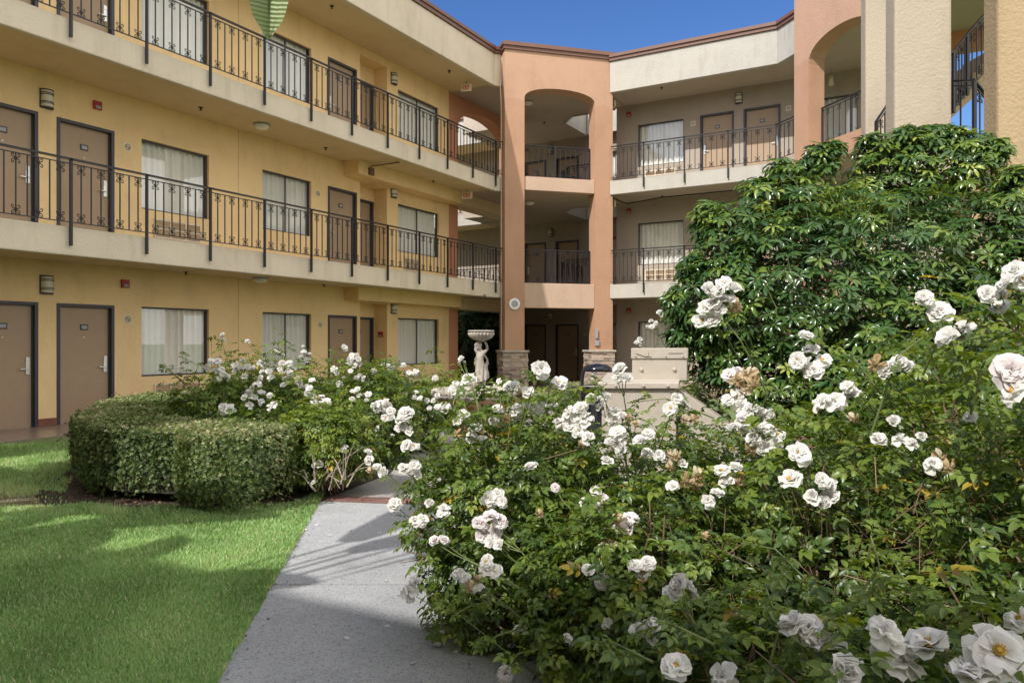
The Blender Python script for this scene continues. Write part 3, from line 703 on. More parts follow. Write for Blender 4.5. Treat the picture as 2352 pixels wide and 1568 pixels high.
for i in (1, 2):
    railing('distant railing on the %s floor of the wing seen through the end arch' % zN[i], [((-19 + k * 1.3, 24.55), (-17.7 + k * 1.3, 24.55), F[i] + .02, 5, k == 0, True) for k in range(4)])
def W2(p): return (p.x, p.y)
a, b, c = P(2120, 190, 11.6), P(2238, 188, 10.6), P(2300, 262, 10.9)
railing('black landing railing between the two cream stair pillars', [(W2(a), W2(b), (a.z - 1, b.z - 1), 3, True, True), (W2(b), W2(c), (b.z - 1, c.z - 1), 4, False, False)], 'black iron stair railings', low=False)
a, b, c = P(2130, 150, 12.2), P(2190, 118, 12.4), P(2330, -60, 12.7)
za = a.z - 1.0
railing('black railing rising with the stair flight against the blue sky', [(W2(a), W2(b), (P(2130, 158, 12.2).z - 1.0, P(2190, 120, 12.4).z - 1.0), 2, True, True), (W2(b), W2(P(2222, 80, 12.45)), (P(2190, 120, 12.4).z - 1.0, P(2222, 80, 12.45).z - 1.0), 4, False, True), (W2(P(2222, 80, 12.45)), W2(P(2330, -45, 12.7)), (P(2222, 80, 12.45).z - 1.0, P(2330, -45, 12.7).z - 1.0), 9, False, True)], 'black iron stair railings', low=False)
a, b = P(2013, 280, 12.6), P(2080, 180, 12.9)
railing('black sloping stair railing in the gap left of the widest cream pillar', [(W2(a), W2(b), (a.z - 1.0, b.z - 1.0), 6, True, True)], 'black iron stair railings', low=False)
# ================================================================ FIXTURES
def lamp_proto():
    t = thing('wall_lamp', '', 'wall lamp', (0, 0, 0), 'barred wall lamps by the room doors')
    b = MB(); b.box(-.11, .11, 0, .018, -.16, .16); obj('back_plate', b, 'frame', t)
    s = MB(); s.lathe([(.092, -.135), (.095, -.13), (.095, .13), (.092, .135)], (0, .018, 0), 16, 0, math.pi); obj('lamp_shade', s, 'shade', t, smooth=True)
    h = MB()
    for z in (-.15, -.085, -.06, .06, .085, .138): h.lathe([(.096, z), (.104, z), (.104, z + .012), (.096, z + .012)], (0, .018, 0), 16, 0, math.pi)
    for z in (-.15, .138): h.prism([(.104 * math.cos(a), .018 + .104 * math.sin(a)) for a in [math.pi * k / 12 for k in range(13)]], z, z + .012)
    obj('lamp_bands', h, 'frame', t)
    return t
LP = lamp_proto(); used = [False]
def wall_lamp(loc, rz, label):
    if not used[0]:
        LP.location = loc; LP.rotation_euler = (0, 0, rz); LP['label'] = label; used[0] = True
    else: copy_thing(LP, label, loc, rz)
fn = ['ground', 'middle', 'top']
yl = yx(106, XW)
for i in range(3):
    wall_lamp((XW + .002, yl, [2.38, 5.49, 8.6][i]), -math.pi / 2, 'barred wall lamp between the two nearest doors of the left wing, %s floor' % fn[i])
    wall_lamp((XW + .002, yx(903, XW), [2.35, 5.52, 8.62][i]), -math.pi / 2, 'barred wall lamp right of the recessed door on the %s floor of the left wing' % fn[i])
    wall_lamp((xy(1697, YW), YW - .002, F[i] + 2.42), math.pi, 'barred wall lamp above the two %s floor doors of the right wing' % fn[i])
    wall_lamp((xy(1265, YN), YN - .002, F[i] + 2.42), math.pi, 'barred wall lamp behind the tower columns on the %s floor' % fn[i])
def alarm(loc, ax, label):
    t = thing('fire_alarm', label, 'fire alarm', loc, 'red fire alarm boxes'); b = MB(); x, y, z = loc
    f = MB()
    if ax == 'L': b.box(x, x + .045, y - .075, y + .075, z - .075, z + .075); f.box(x + .046, x + .06, y - .045, y + .045, z - .06, z - .01)
    else: b.box(x - .075, x + .075, y - .045, y, z - .075, z + .075); f.box(x - .045, x + .045, y - .06, y - .046, z - .06, z - .01)
    obj('alarm_box', b, 'red', t, bevel=.006); obj('strobe', f, 'plate', t)
alarm((XW + .002, yx(222, XW), zx(222, 243, XW)), 'L', 'red fire alarm box above the door on the left wing middle floor')
alarm((XW + .002, yx(286, XW), zx(286, 652, XW)), 'L', 'red fire alarm box above the ground floor wall of the left wing')
for i, py in enumerate((714, 485, 264)): alarm((xy(1445, YW), YW - .002, zy(1445, py, YW)), 'R', 'red fire alarm box left of the right wing window, %s floor' % fn[i])
alarm((XW - .2, NI[1] - .003, 1.62), 'R', 'small red pull station in the ground floor door recess')
def nosmoke(loc, ax, label, s=.075):
    t = thing('no_smoking_sign', label, 'sign', loc, 'small no smoking signs'); x, y, z = loc
    ux = (0, 1) if ax == 'L' else (1, 0); vn = (1, 0) if ax == 'L' else (0, -1); o = (x, y)
    b = MB(); b.obox(o, ux, vn, -s, s, 0, .004, z - s, z + s); obj('sign_plate', b, 'cream_pl', t)
    r = MB(); pts = [(x + ux[0] * s * .68 * math.cos(a) + vn[0] * .007, y + ux[1] * s * .68 * math.cos(a) + vn[1] * .007, z + s * .68 * math.sin(a)) for a in [2 * math.pi * k / 20 for k in range(21)]]
    r.tube(pts, .006, 4); a = s * .48; r.tube([(x - ux[0] * a + vn[0] * .007, y - ux[1] * a + vn[1] * .007, z + a), (x + ux[0] * a + vn[0] * .007, y + ux[1] * a + vn[1] * .007, z - a)], .006, 4)
    r.obox(o, ux, vn, -s * .4, s * .4, .005, .009, z - .006, z + .008)
    obj('prohibition_symbol', r, 'trim', t)
nosmoke((XW + .002, yx(293, XW), zx(293, 338, XW)), 'L', 'no smoking sign left of the nearest middle floor window')
nosmoke((XW + .002, yx(293, XW), zx(293, 733, XW)), 'L', 'no smoking sign left of the nearest ground floor window')
nosmoke((XW + .002, yx(730, XW), zx(730, 445, XW)), 'L', 'no smoking sign beside the far middle floor door of the left wing')
nosmoke((XW + .002, yx(735, XW), zx(735, 746, XW)), 'L', 'no smoking sign beside the far ground floor door of the left wing')
nosmoke((xy(1592, YW), YW - .002, zy(1592, 284, YW)), 'R', 'no smoking sign between window and door on the right wing top floor')
nosmoke((xy(1811, YW), YW - .002, zy(1811, 249, YW)), 'R', 'no smoking sign next to the right tower on the top floor')
nosmoke((xy(1344, YN), YN - .002, zy(1344, 768, YN)), 'R', 'no smoking sign behind the tower beside the ground floor door', .06)
def dome(p, label):
    t = thing('ceiling_light', label, 'ceiling light', p, 'round ceiling lights under the walkways')
    b = MB(); b.lathe([(0, 0), (.17, 0), (.17, -.03), (.15, -.035), (0, -.035)], p, 24); obj('base_ring', b, 'plate', t, smooth=False)
    s = MB(); s.lathe([(.15, -.036), (.145, -.06), (.12, -.09), (.07, -.11), (0, -.115)], p, 24); obj('lamp_shade', s, 'white', t, smooth=True)
def soff(px, py, zc):
    Z = (zc - HC) * FPX / (784 - py); p = P(px, py, Z); return (p.x, p.y, zc - .001)
dome(soff(601, 285, CE[1]), 'round white ceiling light under the top floor walkway of the left wing')
dome(soff(599, 637, CE[0]), 'round white ceiling light under the middle floor walkway of the left wing')
dome(soff(1213, 234, CE[2]), 'round ceiling light at the top of the tower arch'); dome(soff(1217, 463, CE[1]), 'round ceiling light under the tower top floor landing')
for k, (px, py, zc, lb) in enumerate([(762, 14, 2, 'nearest sprinkler head under the left wing roof'), (1032, 163, 2, 'far sprinkler head under the left wing roof'), (461, 247, 1, 'sprinkler head under the top walkway left of the round light'), (748, 339, 1, 'sprinkler head under the top walkway right of the round light'),
        (995, 415, 1, 'sprinkler head under the top walkway close to the exit sign'), (427, 624, 0, 'sprinkler head over the ground floor walkway, nearest one'), (744, 653, 0, 'sprinkler head over the ground floor walkway before the beam'),
        (1114, 677, 0, 'sprinkler head over the ground floor passage'), (1520, 201, 2, 'sprinkler head under the right wing roof'), (1521, 450, 1, 'sprinkler head under the right wing top walkway'), (1250, 281, 2, 'sprinkler head under the tower ceiling')]):
    p = soff(px, py, CE[zc]); t = MB(); t.lathe([(0, 0), (.05, 0), (.05, -.008), (.02, -.012), (.012, -.05), (.03, -.055), (.03, -.06), (0, -.06)], p, 12)
    tag(obj('sprinkler_head', t, 'iron', None, loc=p), lb, 'sprinkler', 'sprinkler heads in the ceilings')
def exit_sign(px, py, Z, rz, label, arrows=False):
    p = P(px, py, Z); t = thing('exit_sign', label, 'exit sign', (0, 0, 0), 'red and white exit signs')
    b = MB(); b.box(-.155, .155, -.025, .025, -.1, .1); obj('sign_box', b, 'cream_pl', t, bevel=.004)
    h = MB(); h.box(-.02, .02, -.012, .012, .1, .17); obj('bracket', h, 'plate', t)
    L = MB(); w = .052; gap = .012; H = .066; s = .018; y0, y1 = -.031, -.0255
    def bx(x0, x1, z0, z1): L.box(x0, x1, y0, y1, z0, z1)
    def dg(xa, za, xb, zb):
        d = Vector((xb - xa, zb - za)).normalized(); n = Vector((-d.y, d.x)) * s / 2 * 1.1
        L.hexa([(xa - n.x, y0, za - n.y), (xb - n.x, y0, zb - n.y), (xb - n.x, y1, zb - n.y), (xa - n.x, y1, za - n.y), (xa + n.x, y0, za + n.y), (xb + n.x, y0, zb + n.y), (xb + n.x, y1, zb + n.y), (xa + n.x, y1, za + n.y)])
    x = -.107
    bx(x, x + s, -H, H); bx(x + s, x + w, H - s, H); bx(x + s, x + w * .85, -s / 2, s / 2); bx(x + s, x + w, -H, -H + s)
    x += w + gap; dg(x, -H, x + w, H); dg(x, H, x + w, -H)
    x += w + gap; bx(x + .006, x + .006 + s, -H, H)
    x += .018 + gap; bx(x, x + w, H - s, H); bx(x + w / 2 - s / 2, x + w / 2 + s / 2, -H, H - s)
    if arrows:
        for sg in (-1, 1): L.add([(sg * .148, y0, 0), (sg * .128, y0, .018), (sg * .128, y0, -.018), (sg * .148, y1, 0), (sg * .128, y1, .018), (sg * .128, y1, -.018)], [(0, 1, 2), (3, 5, 4), (0, 3, 4, 1), (0, 2, 5, 3), (1, 4, 5, 2)])
    obj('exit_letters', L, 'exit_red', t)
    t.location = p; t.rotation_euler = (0, 0, rz)
exit_sign(1071, 202, 22.2, YAW * .6, 'exit sign with side arrows hanging at the end of the top floor walkway', True)
exit_sign(1073, 449, 22.4, YAW * .6, 'plain exit sign hanging at the end of the middle floor walkway')
exit_sign(1409, 241, 23.7, -R(50), 'exit sign edge visible right of the tower column under the right wing roof')
exit_sign(1409, 469, 23.7, -R(50), 'exit sign edge visible right of the tower column, one floor lower')
# loudspeaker on left column, boxes on right column
cp = TT(.29, -.03); t = thing('wall_speaker', 'round white loudspeaker on the left tower column', 'speaker', (cp[0], cp[1], zx(1188, 698, cp[0])))
zc = t.location.z; nrm = Vector((s2, -s2, 0)); uu = Vector((s2, s2, 0))
def disc(r0, r1, d0, d1, mat, nm, cc=None):
    m = MB(); n = 32; c = Vector((cp[0], cp[1], zc)); vs = []
    for (r, d) in ((r0, d0), (r0, d1), (r1, d1), (r1, d0)):
        for k in range(n):
            a = 2 * math.pi * k / n; p = c + nrm * d + uu * (r * math.cos(a)) + Vector((0, 0, r * math.sin(a))); vs.append(p)
    m.add(vs, [(i * n + k, i * n + (k + 1) % n, ((i + 1) % 4) * n + (k + 1) % n, ((i + 1) % 4) * n + k) for i in range(4) for k in range(n)]); obj(nm, m, mat, t)
disc(.001, .165, -.029, .0, 'white', 'speaker_rim'); disc(.001, .10, .001, .012, 'plate', 'speaker_grille')
for k, (a0, a1, z0, z1, lb) in enumerate([(TWD - .575, TWD - .50, 1.52, 1.80, 'tall narrow grey electrical box on the right tower column'), (TWD - .585, TWD - .46, 1.30, 1.46, 'wide low grey electrical box just under the tall one on the right tower column')]):
    b = MB(); b.obox(T0, TU, TV, a0, a1, -.05, -.002, z0, z1); p = TT(a0, 0)
    o_ = obj('electrical_box', b, 'plate', None, loc=(p[0], p[1], z0), bevel=.005); tag(o_, lb, 'electrical box')
# conduit cable on the right wing ceiling and pipe bracket under the left walkway
m = MB(); m.tube([P(1409, 455, 23.6), P(1425, 463, 23.4), P(1440, 468, 23.6), (xy(1520, YW - .3), YW - .3, CE[1] - .02), (xy(1690, YW - .3), YW - .3, CE[1] - .02)], .018, 6)
tag(obj('cable', m, 'iron', None, loc=(-8.5, 23, CE[1])), 'black cable running along the ceiling of the right wing middle floor', 'cable')
m = MB(); z_ = CE[1] - .02; m.tube([(XW + .49, yx(850, XW + .49), 5.70), (XW + .55, yx(850, XW + .49), 5.86), (XE - .3, yx(918, XE - .3), z_)], .016, 6); m.box(XW + .482, XW + .54, yx(846, XW + .48), yx(856, XW + .48), 5.64, 5.82)
tag(obj('conduit', m, 'trim', None, loc=(XW + .5, yx(850, XW), 5.7)), 'brown conduit and junction box on the beam under the top walkway', 'conduit')
m = MB(); m.tube([(-11.44, 19.47, 10.1), (-11.40, 19.42, 9.4), (-11.36, 19.44, 8.4), (-11.37, 19.46, 6.2), (-11.37, 19.46, 3.0), (-11.37, 19.46, 1.2)], .014, 6)
tag(obj('cable', m, 'fascia', None, loc=(-11.37, 19.46, 1.2)), 'thin pale cable down the edge of the left tower column', 'cable')
s = MB(); pz = P(1909, 185, 21.3); s.lathe([(.0, .12), (.05, .12), (.055, .02), (.075, -.14), (.06, -.14), (.0, .0)], tuple(pz), 16)
fl = thing('flood_light', 'cream spot lamp hanging under the arch of the right tower', 'flood light', tuple(pz)); obj('lamp_head', s, 'shade', fl, smooth=True)
s = MB(); s.tube([tuple(pz + Vector((0, 0, .12))), tuple(Vector((pz.x, pz.y, CE[2])))], .02, 8); obj('stem', s, 'plate', fl)
# ================================================================ GROUND
def cw(lst): return [c2w(*p) for p in lst]
def G3(px, py): Z = HC * FPX / (py - 784); return ((px - 1176) / FPX * Z, Z)      # ground point in metres right / ahead
def sheet(name, poly, z, mat, kind='structure', th=None):
    m = MB()
    if th: m.prism(poly, z - th, z)
    else: m.add([(*p, z) for p in poly], [tuple(range(len(poly)))])
    return struct(name, m, mat, kind)
m = MB(); m.box(-300, 300, -300, 300, -.3, -.02); struct('ground', m, 'turf')
sheet('walkway', [(XW + .02, -8.4), (XE, -8.4), (XE, 18.9), (XW + .02, 18.9)], .012, 'walk', th=.1)
sheet('plaza', [(-17, 18.9), (-11.5, 18.9), (-3, 18.9), (-.5, 21), (-.5, 23.2), (-9.2, 23.2), (-9.2, 25.98), (-17, 25.98)], .012, 'walk', th=.1)
pl = [(-1.10, .2), (-1.25, 3.18), (-1.73, 6.82)]; pr = [(-.10, 6.9), (.30, 3.18), (.75, .2)]
ctrl = 4.46
left = lambda Z: -1.25 + (-1.73 + 1.25) * (Z - 3.18) / 3.64
right = lambda Z: .30 + (-.10 - .30) * (Z - 3.18) / 3.72
def seg(z0, z1, name='path'): return sheet(name, cw([(left(z0), z0), (right(z0), z0), (right(z1), z1), (left(z1), z1)]), .0, 'concrete', th=.08)
seg(-1.5, ctrl - .006); seg(ctrl + .006, 6.82)
FC = c2w(-.47, 11.5)
def ring(r0, r1, z, mat, name, a0=0, a1=2 * math.pi, n=64):
    m = MB()
    for k in range(n):
        a, b = a0 + (a1 - a0) * k / n, a0 + (a1 - a0) * (k + 1) / n
        m.add([(FC[0] + r * math.cos(t_), FC[1] + r * math.sin(t_), z) for r, t_ in ((r0, a), (r1, a), (r1, b), (r0, b))], [(0, 1, 2, 3)])
    return struct(name, m, mat)
ring(.0, 4.62, .002, 'smooth', 'plaza_ring'); ring(4.62, 4.86, .004, 'brick', 'brick_band'); ring(2.55, 2.75, .006, 'brick', 'brick_band')
for ang in (-.55, -1.9): 
    d = Vector((math.cos(ang), math.sin(ang))); d.rotate(Matrix.Rotation(YAW, 2)) if False else None
    e = Vector((-d.y, d.x)); m = MB(); m.add([(FC[0] + d.x * a + e.x * b, FC[1] + d.y * a + e.y * b, .008) for a, b in ((2.75, -.12), (4.62, -.12), (4.62, .12), (2.75, .12))], [(0, 1, 2, 3)]); struct('brick_band', m, 'brick')
# planting soil
sheet('soil_bed', cw([(right(1.0) + .02, 1.0), (right(6.6) + .05, 6.6), (.6, 8.6), (5, 9.5), (9, 6), (4, .5)]), .010, 'soil')
sheet('soil_bed', cw([(-1.78, 6.45), (-1.32, 8.2), (-1.35, 9.8), (-2.0, 12.2), (-3.6, 13.3), (-5.2, 11.8), (-5.5, 9.0), (-5.15, 7.6), (-4.0, 6.5), (-3.2, 6.2), (-2.6, 6.08), (-2.0, 6.06), (-1.72, 6.3)]), .012, 'soil')
sheet('dry_patch', cw([(-5.9, 7.0), (-4.9, 7.55), (-4.0, 6.5), (-3.6, 6.25), (-4.6, 6.35), (-5.4, 6.6)]), .018, 'drysoil')
# lawn sheet up to the path and the soil, then real blades
lawn_poly = cw([(-1.10, .2), (-1.25, 3.18), (left(6.0), 6.0), (left(6.45), 6.45), (-4.2, 6.9), (-6, 9.5), (-7.0, 12.0), (-9, 10), (-8, 3), (-4, .2)])
sheet('lawn', lawn_poly, -.006, 'turf')
# ---------------------------------------------------------------- grass
def blades(n, inside, zr, seed, hgt=(.025, .05), w=.0028):
    g = np.random.default_rng(seed)
    u = g.random(n); Z = 1 / (1 / zr[1] + u * (1 / zr[0] - 1 / zr[1])); X = -Z * .70 + g.random(n) * Z * .62
    Xa = X + (g.random(n) - .5) * .02
    keep = inside(Xa, Z); Xa, Z = Xa[keep], Z[keep]; n = len(Z)
    x = CY * Xa - SY * Z; y = SY * Xa + CY * Z
    h = g.uniform(*hgt, n) * (1 + .25 * np.sin(x * 2.1 + 1.3) * np.sin(y * 1.7)); ww = w * (1 + Z * .10) * g.uniform(.7, 1.3, n)
    a = g.random(n) * 2 * math.pi; la = g.random(n) * 2 * math.pi; lean = g.uniform(.1, .75, n) * h
    V = np.zeros((n, 5, 3)); ca, sa = np.cos(a) * ww, np.sin(a) * ww; lx, ly = np.cos(la) * lean, np.sin(la) * lean
    V[:, 0] = np.stack([x - ca, y - sa, -.005 * np.ones(n)], 1); V[:, 1] = np.stack([x + ca, y + sa, -.005 * np.ones(n)], 1)
    V[:, 2] = np.stack([x + ca * .8 + lx * .35, y + sa * .8 + ly * .35, h * .6], 1); V[:, 3] = np.stack([x - ca * .8 + lx * .35, y - sa * .8 + ly * .35, h * .6], 1)
    V[:, 4] = np.stack([x + lx, y + ly, h], 1)
    base = (np.arange(n) * 5)[:, None]
    loops = (base + np.array([[0, 1, 2, 3, 3, 2, 4]])).ravel(); tot = np.tile([4, 3], n); st = np.concatenate([[0], np.cumsum(tot)[:-1]])
    tn = np.clip(.40 + .20 * np.sin(x * 1.9 + .7 * np.sin(y * 3)) * np.cos(y * 2.3 + 1) + .14 * np.sin(x * 4.3 + 1) * np.sin(y * 5.1 + 2 * np.sin(x * 2)) + .10 * np.sin(x * 7 + y * 5) + g.normal(0, .16, n), 0, .97); tn[g.random(n) < .05] = 1.0
    return V.reshape(-1, 3), loops, st, tot, np.repeat(tn, 2)
hedge_line = [(-2.55, 6.95), (-2.95, 7.0), (-3.50, 7.2), (-4.12, 8.0), (-4.50, 9.05), (-4.95, 10.2), (-4.75, 11.4), (-3.9, 12.1)]
def soil_inside(X, Z):    # bare soil round the hedge foot
    d = np.full(X.shape, 9.)
    for (a, b), (c, e) in zip(hedge_line, hedge_line[1:]):
        t_ = np.clip(((X - a) * (c - a) + (Z - b) * (e - b)) / ((c - a) ** 2 + (e - b) ** 2), 0, 1); d = np.minimum(d, np.hypot(X - a - t_ * (c - a), Z - b - t_ * (e - b)))
    return d
def in_lawn(X, Z):
    L = -1.25 - .1319 * (Z - 3.18)
    d = soil_inside(X, Z)
    wx = CY * X - SY * Z
    edge = .58 + .07 * np.sin(X * 3.1 + Z) + .05 * np.sin(X * 9)
    dry = ((X + 4.75) / 1.0) ** 2 + ((Z - 6.95 + .28 * (X + 4.75)) / .36) ** 2 < 1
    return (X < L + .012 + .006 * np.sin(Z * 23) * np.sin(Z * 7.3 + 1)) & (d > edge) & (wx > XE + .05) & (~dry | (rng.random(X.shape) < .06)) & ((Z < 10.5))
V, lo, st, tt, tn = blades(330000, in_lawn, (2.9, 10.5), 3)
o = fast_mesh('grass', V, lo, st, tt, 'grass', tn); o['kind'] = 'stuff'; tag(o, 'short mown lawn grass left of the concrete path', 'grass')
# taller tufts at the lit edge of the lawn
for k, (px, py, n, r, lb) in enumerate([(25, 1135, 900, .22, 'tall pale grass tuft at the far left edge of the lawn'), (250, 1183, 420, .14, 'pale grass tuft in front of the hedge on the lawn'), (150, 1112, 120, .04, 'single upright tuft of grass on the bare patch')]):
    X, Z = G3(px, py); g = np.random.default_rng(k + 50); x0, y0 = c2w(X, Z); a = g.random(n) * 6.28; rr = r * np.sqrt(g.random(n))
    T = np.stack([x0 + np.cos(a) * rr * 1.6, y0 + np.sin(a) * rr * .8, np.zeros(n)], 1)
    nr = np.stack([g.normal(0, .35, n), g.normal(0, .35, n), np.ones(n)], 1)
    tm = (np.array([[-.02, 0, 0], [.02, 0, 0], [.017, 0, .6], [-.017, 0, .6], [0, .1, 1.]]), [(0, 1, 2, 3), (3, 2, 4)], [0, 0])
    o = scatter('grass_tuft', tm, basis(nr, g.random(n) * 6.28), T, g.uniform(.05, .115, n), g.uniform(.6, .98, n), 'grass', None, (x0, y0, 0)); o.location = (x0, y0, 0); tag(o, lb, 'grass tuft')
# fallen petals
pm = bpy.data.meshes.new('fallen_petal'); pm.from_pydata([(-.014, -.016, .004), (.014, -.016, .004), (.02, .006, .007), (.0, .02, .012), (-.02, .006, .007), (0, 0, .002)], [], [(0, 1, 5), (1, 2, 5), (2, 3, 5), (3, 4, 5), (4, 0, 5)]); pm.materials.append(M['petal'])
at = pm.attributes.new('tint', 'FLOAT', 'FACE')
for k, (px, py) in enumerate([(889, 1440), (796, 1467), (950, 1525), (1005, 1482), (1119, 1413), (1087, 1430), (727, 1207), (758, 1230), (806, 1219), (872, 1225), (886, 1335), (1030, 1355), (1046, 1500), (1012, 1398), (679, 1240), (700, 1218), (735, 1246)]):
    X, Z = G3(px, py); x, y = c2w(X, Z); o = bpy.data.objects.new('fallen_petal', pm); COL.objects.link(o); o.location = (x, y, .001); o.rotation_euler = (0, 0, k * 2.1); o.scale = (1, .8, 1) if k % 2 else (.8, .6, 1)
    tag(o, 'small fallen white rose petal lying on the grey path', 'petal', 'fallen white petals on the path')
# ================================================================ FOLIAGE TEMPLATES
def leaflet(L, w, off=(0, 0, 0), ang=0, droop=.15, fold=.18, pitch=0):
    """one folded leaflet lying along +x from off, turned by ang in its plane"""
    p = np.array([[0, 0, 0], [.28, -.42, 1], [.68, -.36, 1], [1, 0, 0], [.68, .36, 1], [.28, .42, 1], [.33, 0, 0], [.70, 0, 0]], float)
    v = np.zeros((8, 3)); v[:, 0] = p[:, 0] * L; v[:, 1] = p[:, 1] * w
    v[:, 2] = p[:, 2] * fold * w - droop * L * p[:, 0] ** 2
    c, s = math.cos(pitch), math.sin(pitch); v = np.stack([v[:, 0] * c - v[:, 2] * s, v[:, 1], v[:, 0] * s + v[:, 2] * c], 1)
    c, s = math.cos(ang), math.sin(ang); v = np.stack([v[:, 0] * c - v[:, 1] * s, v[:, 0] * s + v[:, 1] * c, v[:, 2]], 1)
    return v + np.array(off), [(0, 1, 6), (1, 2, 7, 6), (2, 3, 7), (0, 6, 5), (6, 7, 4, 5), (7, 3, 4)]
def merge(parts):
    V, Fc, T = [], [], []; o = 0
    for (v, f, t_) in parts:
        V.append(v); Fc += [tuple(i + o for i in q_) for q_ in f]; T += [t_] * len(f); o += len(v)
    return np.concatenate(V), Fc, T
def stick(a, b, r):
    m = MB(); m.tube([a, b], r, 3); return np.array(m.v), [f for f in m.f if len(f) == 4]
# compound rose leaf: five leaflets on a stalk, unit about 0.11 m long
def rose_leaf(j=0):
    P_ = []
    for (x, s, a, L) in ((.040, -1, -1.05, .036), (.040, 1, 1.05, .036), (.072, -1, -.85, .042), (.072, 1, .85, .042), (.082, 0, 0, .052)):
        v, f = leaflet(L, L * .66, (x, s * .003, -.10 * x), a + (.1 * j), .25, .22, .05 * s); P_.append((v, f, .04 * (s)))
    v, f = stick((0, 0, 0), (.085, 0, -.008), .0011); P_.append((v, f, .15)); return merge(P_)
RL = [rose_leaf(0), rose_leaf(1)]
def broad(L, w, off, ang, droop, fold, pitch):
    p = np.array([[0, 0, 0], [.16, -.16, .5], [.42, -.38, 1], [.74, -.43, 1], [.93, -.22, .6], [1, 0, 0], [.93, .22, .6], [.74, .43, 1], [.42, .38, 1], [.16, .16, .5], [.42, 0, 0], [.74, 0, 0]], float)
    v = np.zeros((12, 3)); v[:, 0] = p[:, 0] * L; v[:, 1] = p[:, 1] * w; v[:, 2] = p[:, 2] * fold * w - droop * L * p[:, 0] ** 2
    c, s = math.cos(pitch), math.sin(pitch); v = np.stack([v[:, 0] * c - v[:, 2] * s, v[:, 1], v[:, 0] * s + v[:, 2] * c], 1)
    c, s = math.cos(ang), math.sin(ang); v = np.stack([v[:, 0] * c - v[:, 1] * s, v[:, 0] * s + v[:, 1] * c, v[:, 2]], 1)
    return v + np.array(off), [(0, 1, 2, 10), (10, 2, 3, 11), (11, 3, 4, 5), (0, 10, 8, 9), (10, 11, 7, 8), (11, 5, 6, 7)]
def whorl(n, L, w, seed, dr=.35):
    r = random.Random(seed); P_ = []
    for k in range(n):
        a = 2 * math.pi * k / n + r.uniform(-.15, .15); l = L * r.uniform(.75, 1.1)
        v, f = broad(l, w * l / L, (.022 * math.cos(a), .022 * math.sin(a), 0), a, dr * r.uniform(.6, 1.4), .20, r.uniform(.0, .55)); P_.append((v, f, r.uniform(-.08, .08)))
        v, f = stick((0, 0, -.01), (.024 * math.cos(a), .024 * math.sin(a), 0), .0025); P_.append((v, f, .3))
    v, f = stick((0, 0, -.07), (0, 0, -.008), .0025); P_.append((v, f, .3)); return merge(P_)
WH = [whorl(8, .108, .046, 1, .5), whorl(7, .10, .046, 2, .7), whorl(9, .11, .043, 3, .32)]
BOXT = merge([(*leaflet(.021, .013, (0, 0, 0), a, .1, .2, .5), .05 * k - .05) for k, a in enumerate((0, 2.1, 4.2))])
TREET = merge([(*leaflet(.16, .07, (0, 0, 0), a, .2, .2, .2), 0) for a in (0, 1.3, 2.6, 3.9, 5.1)])
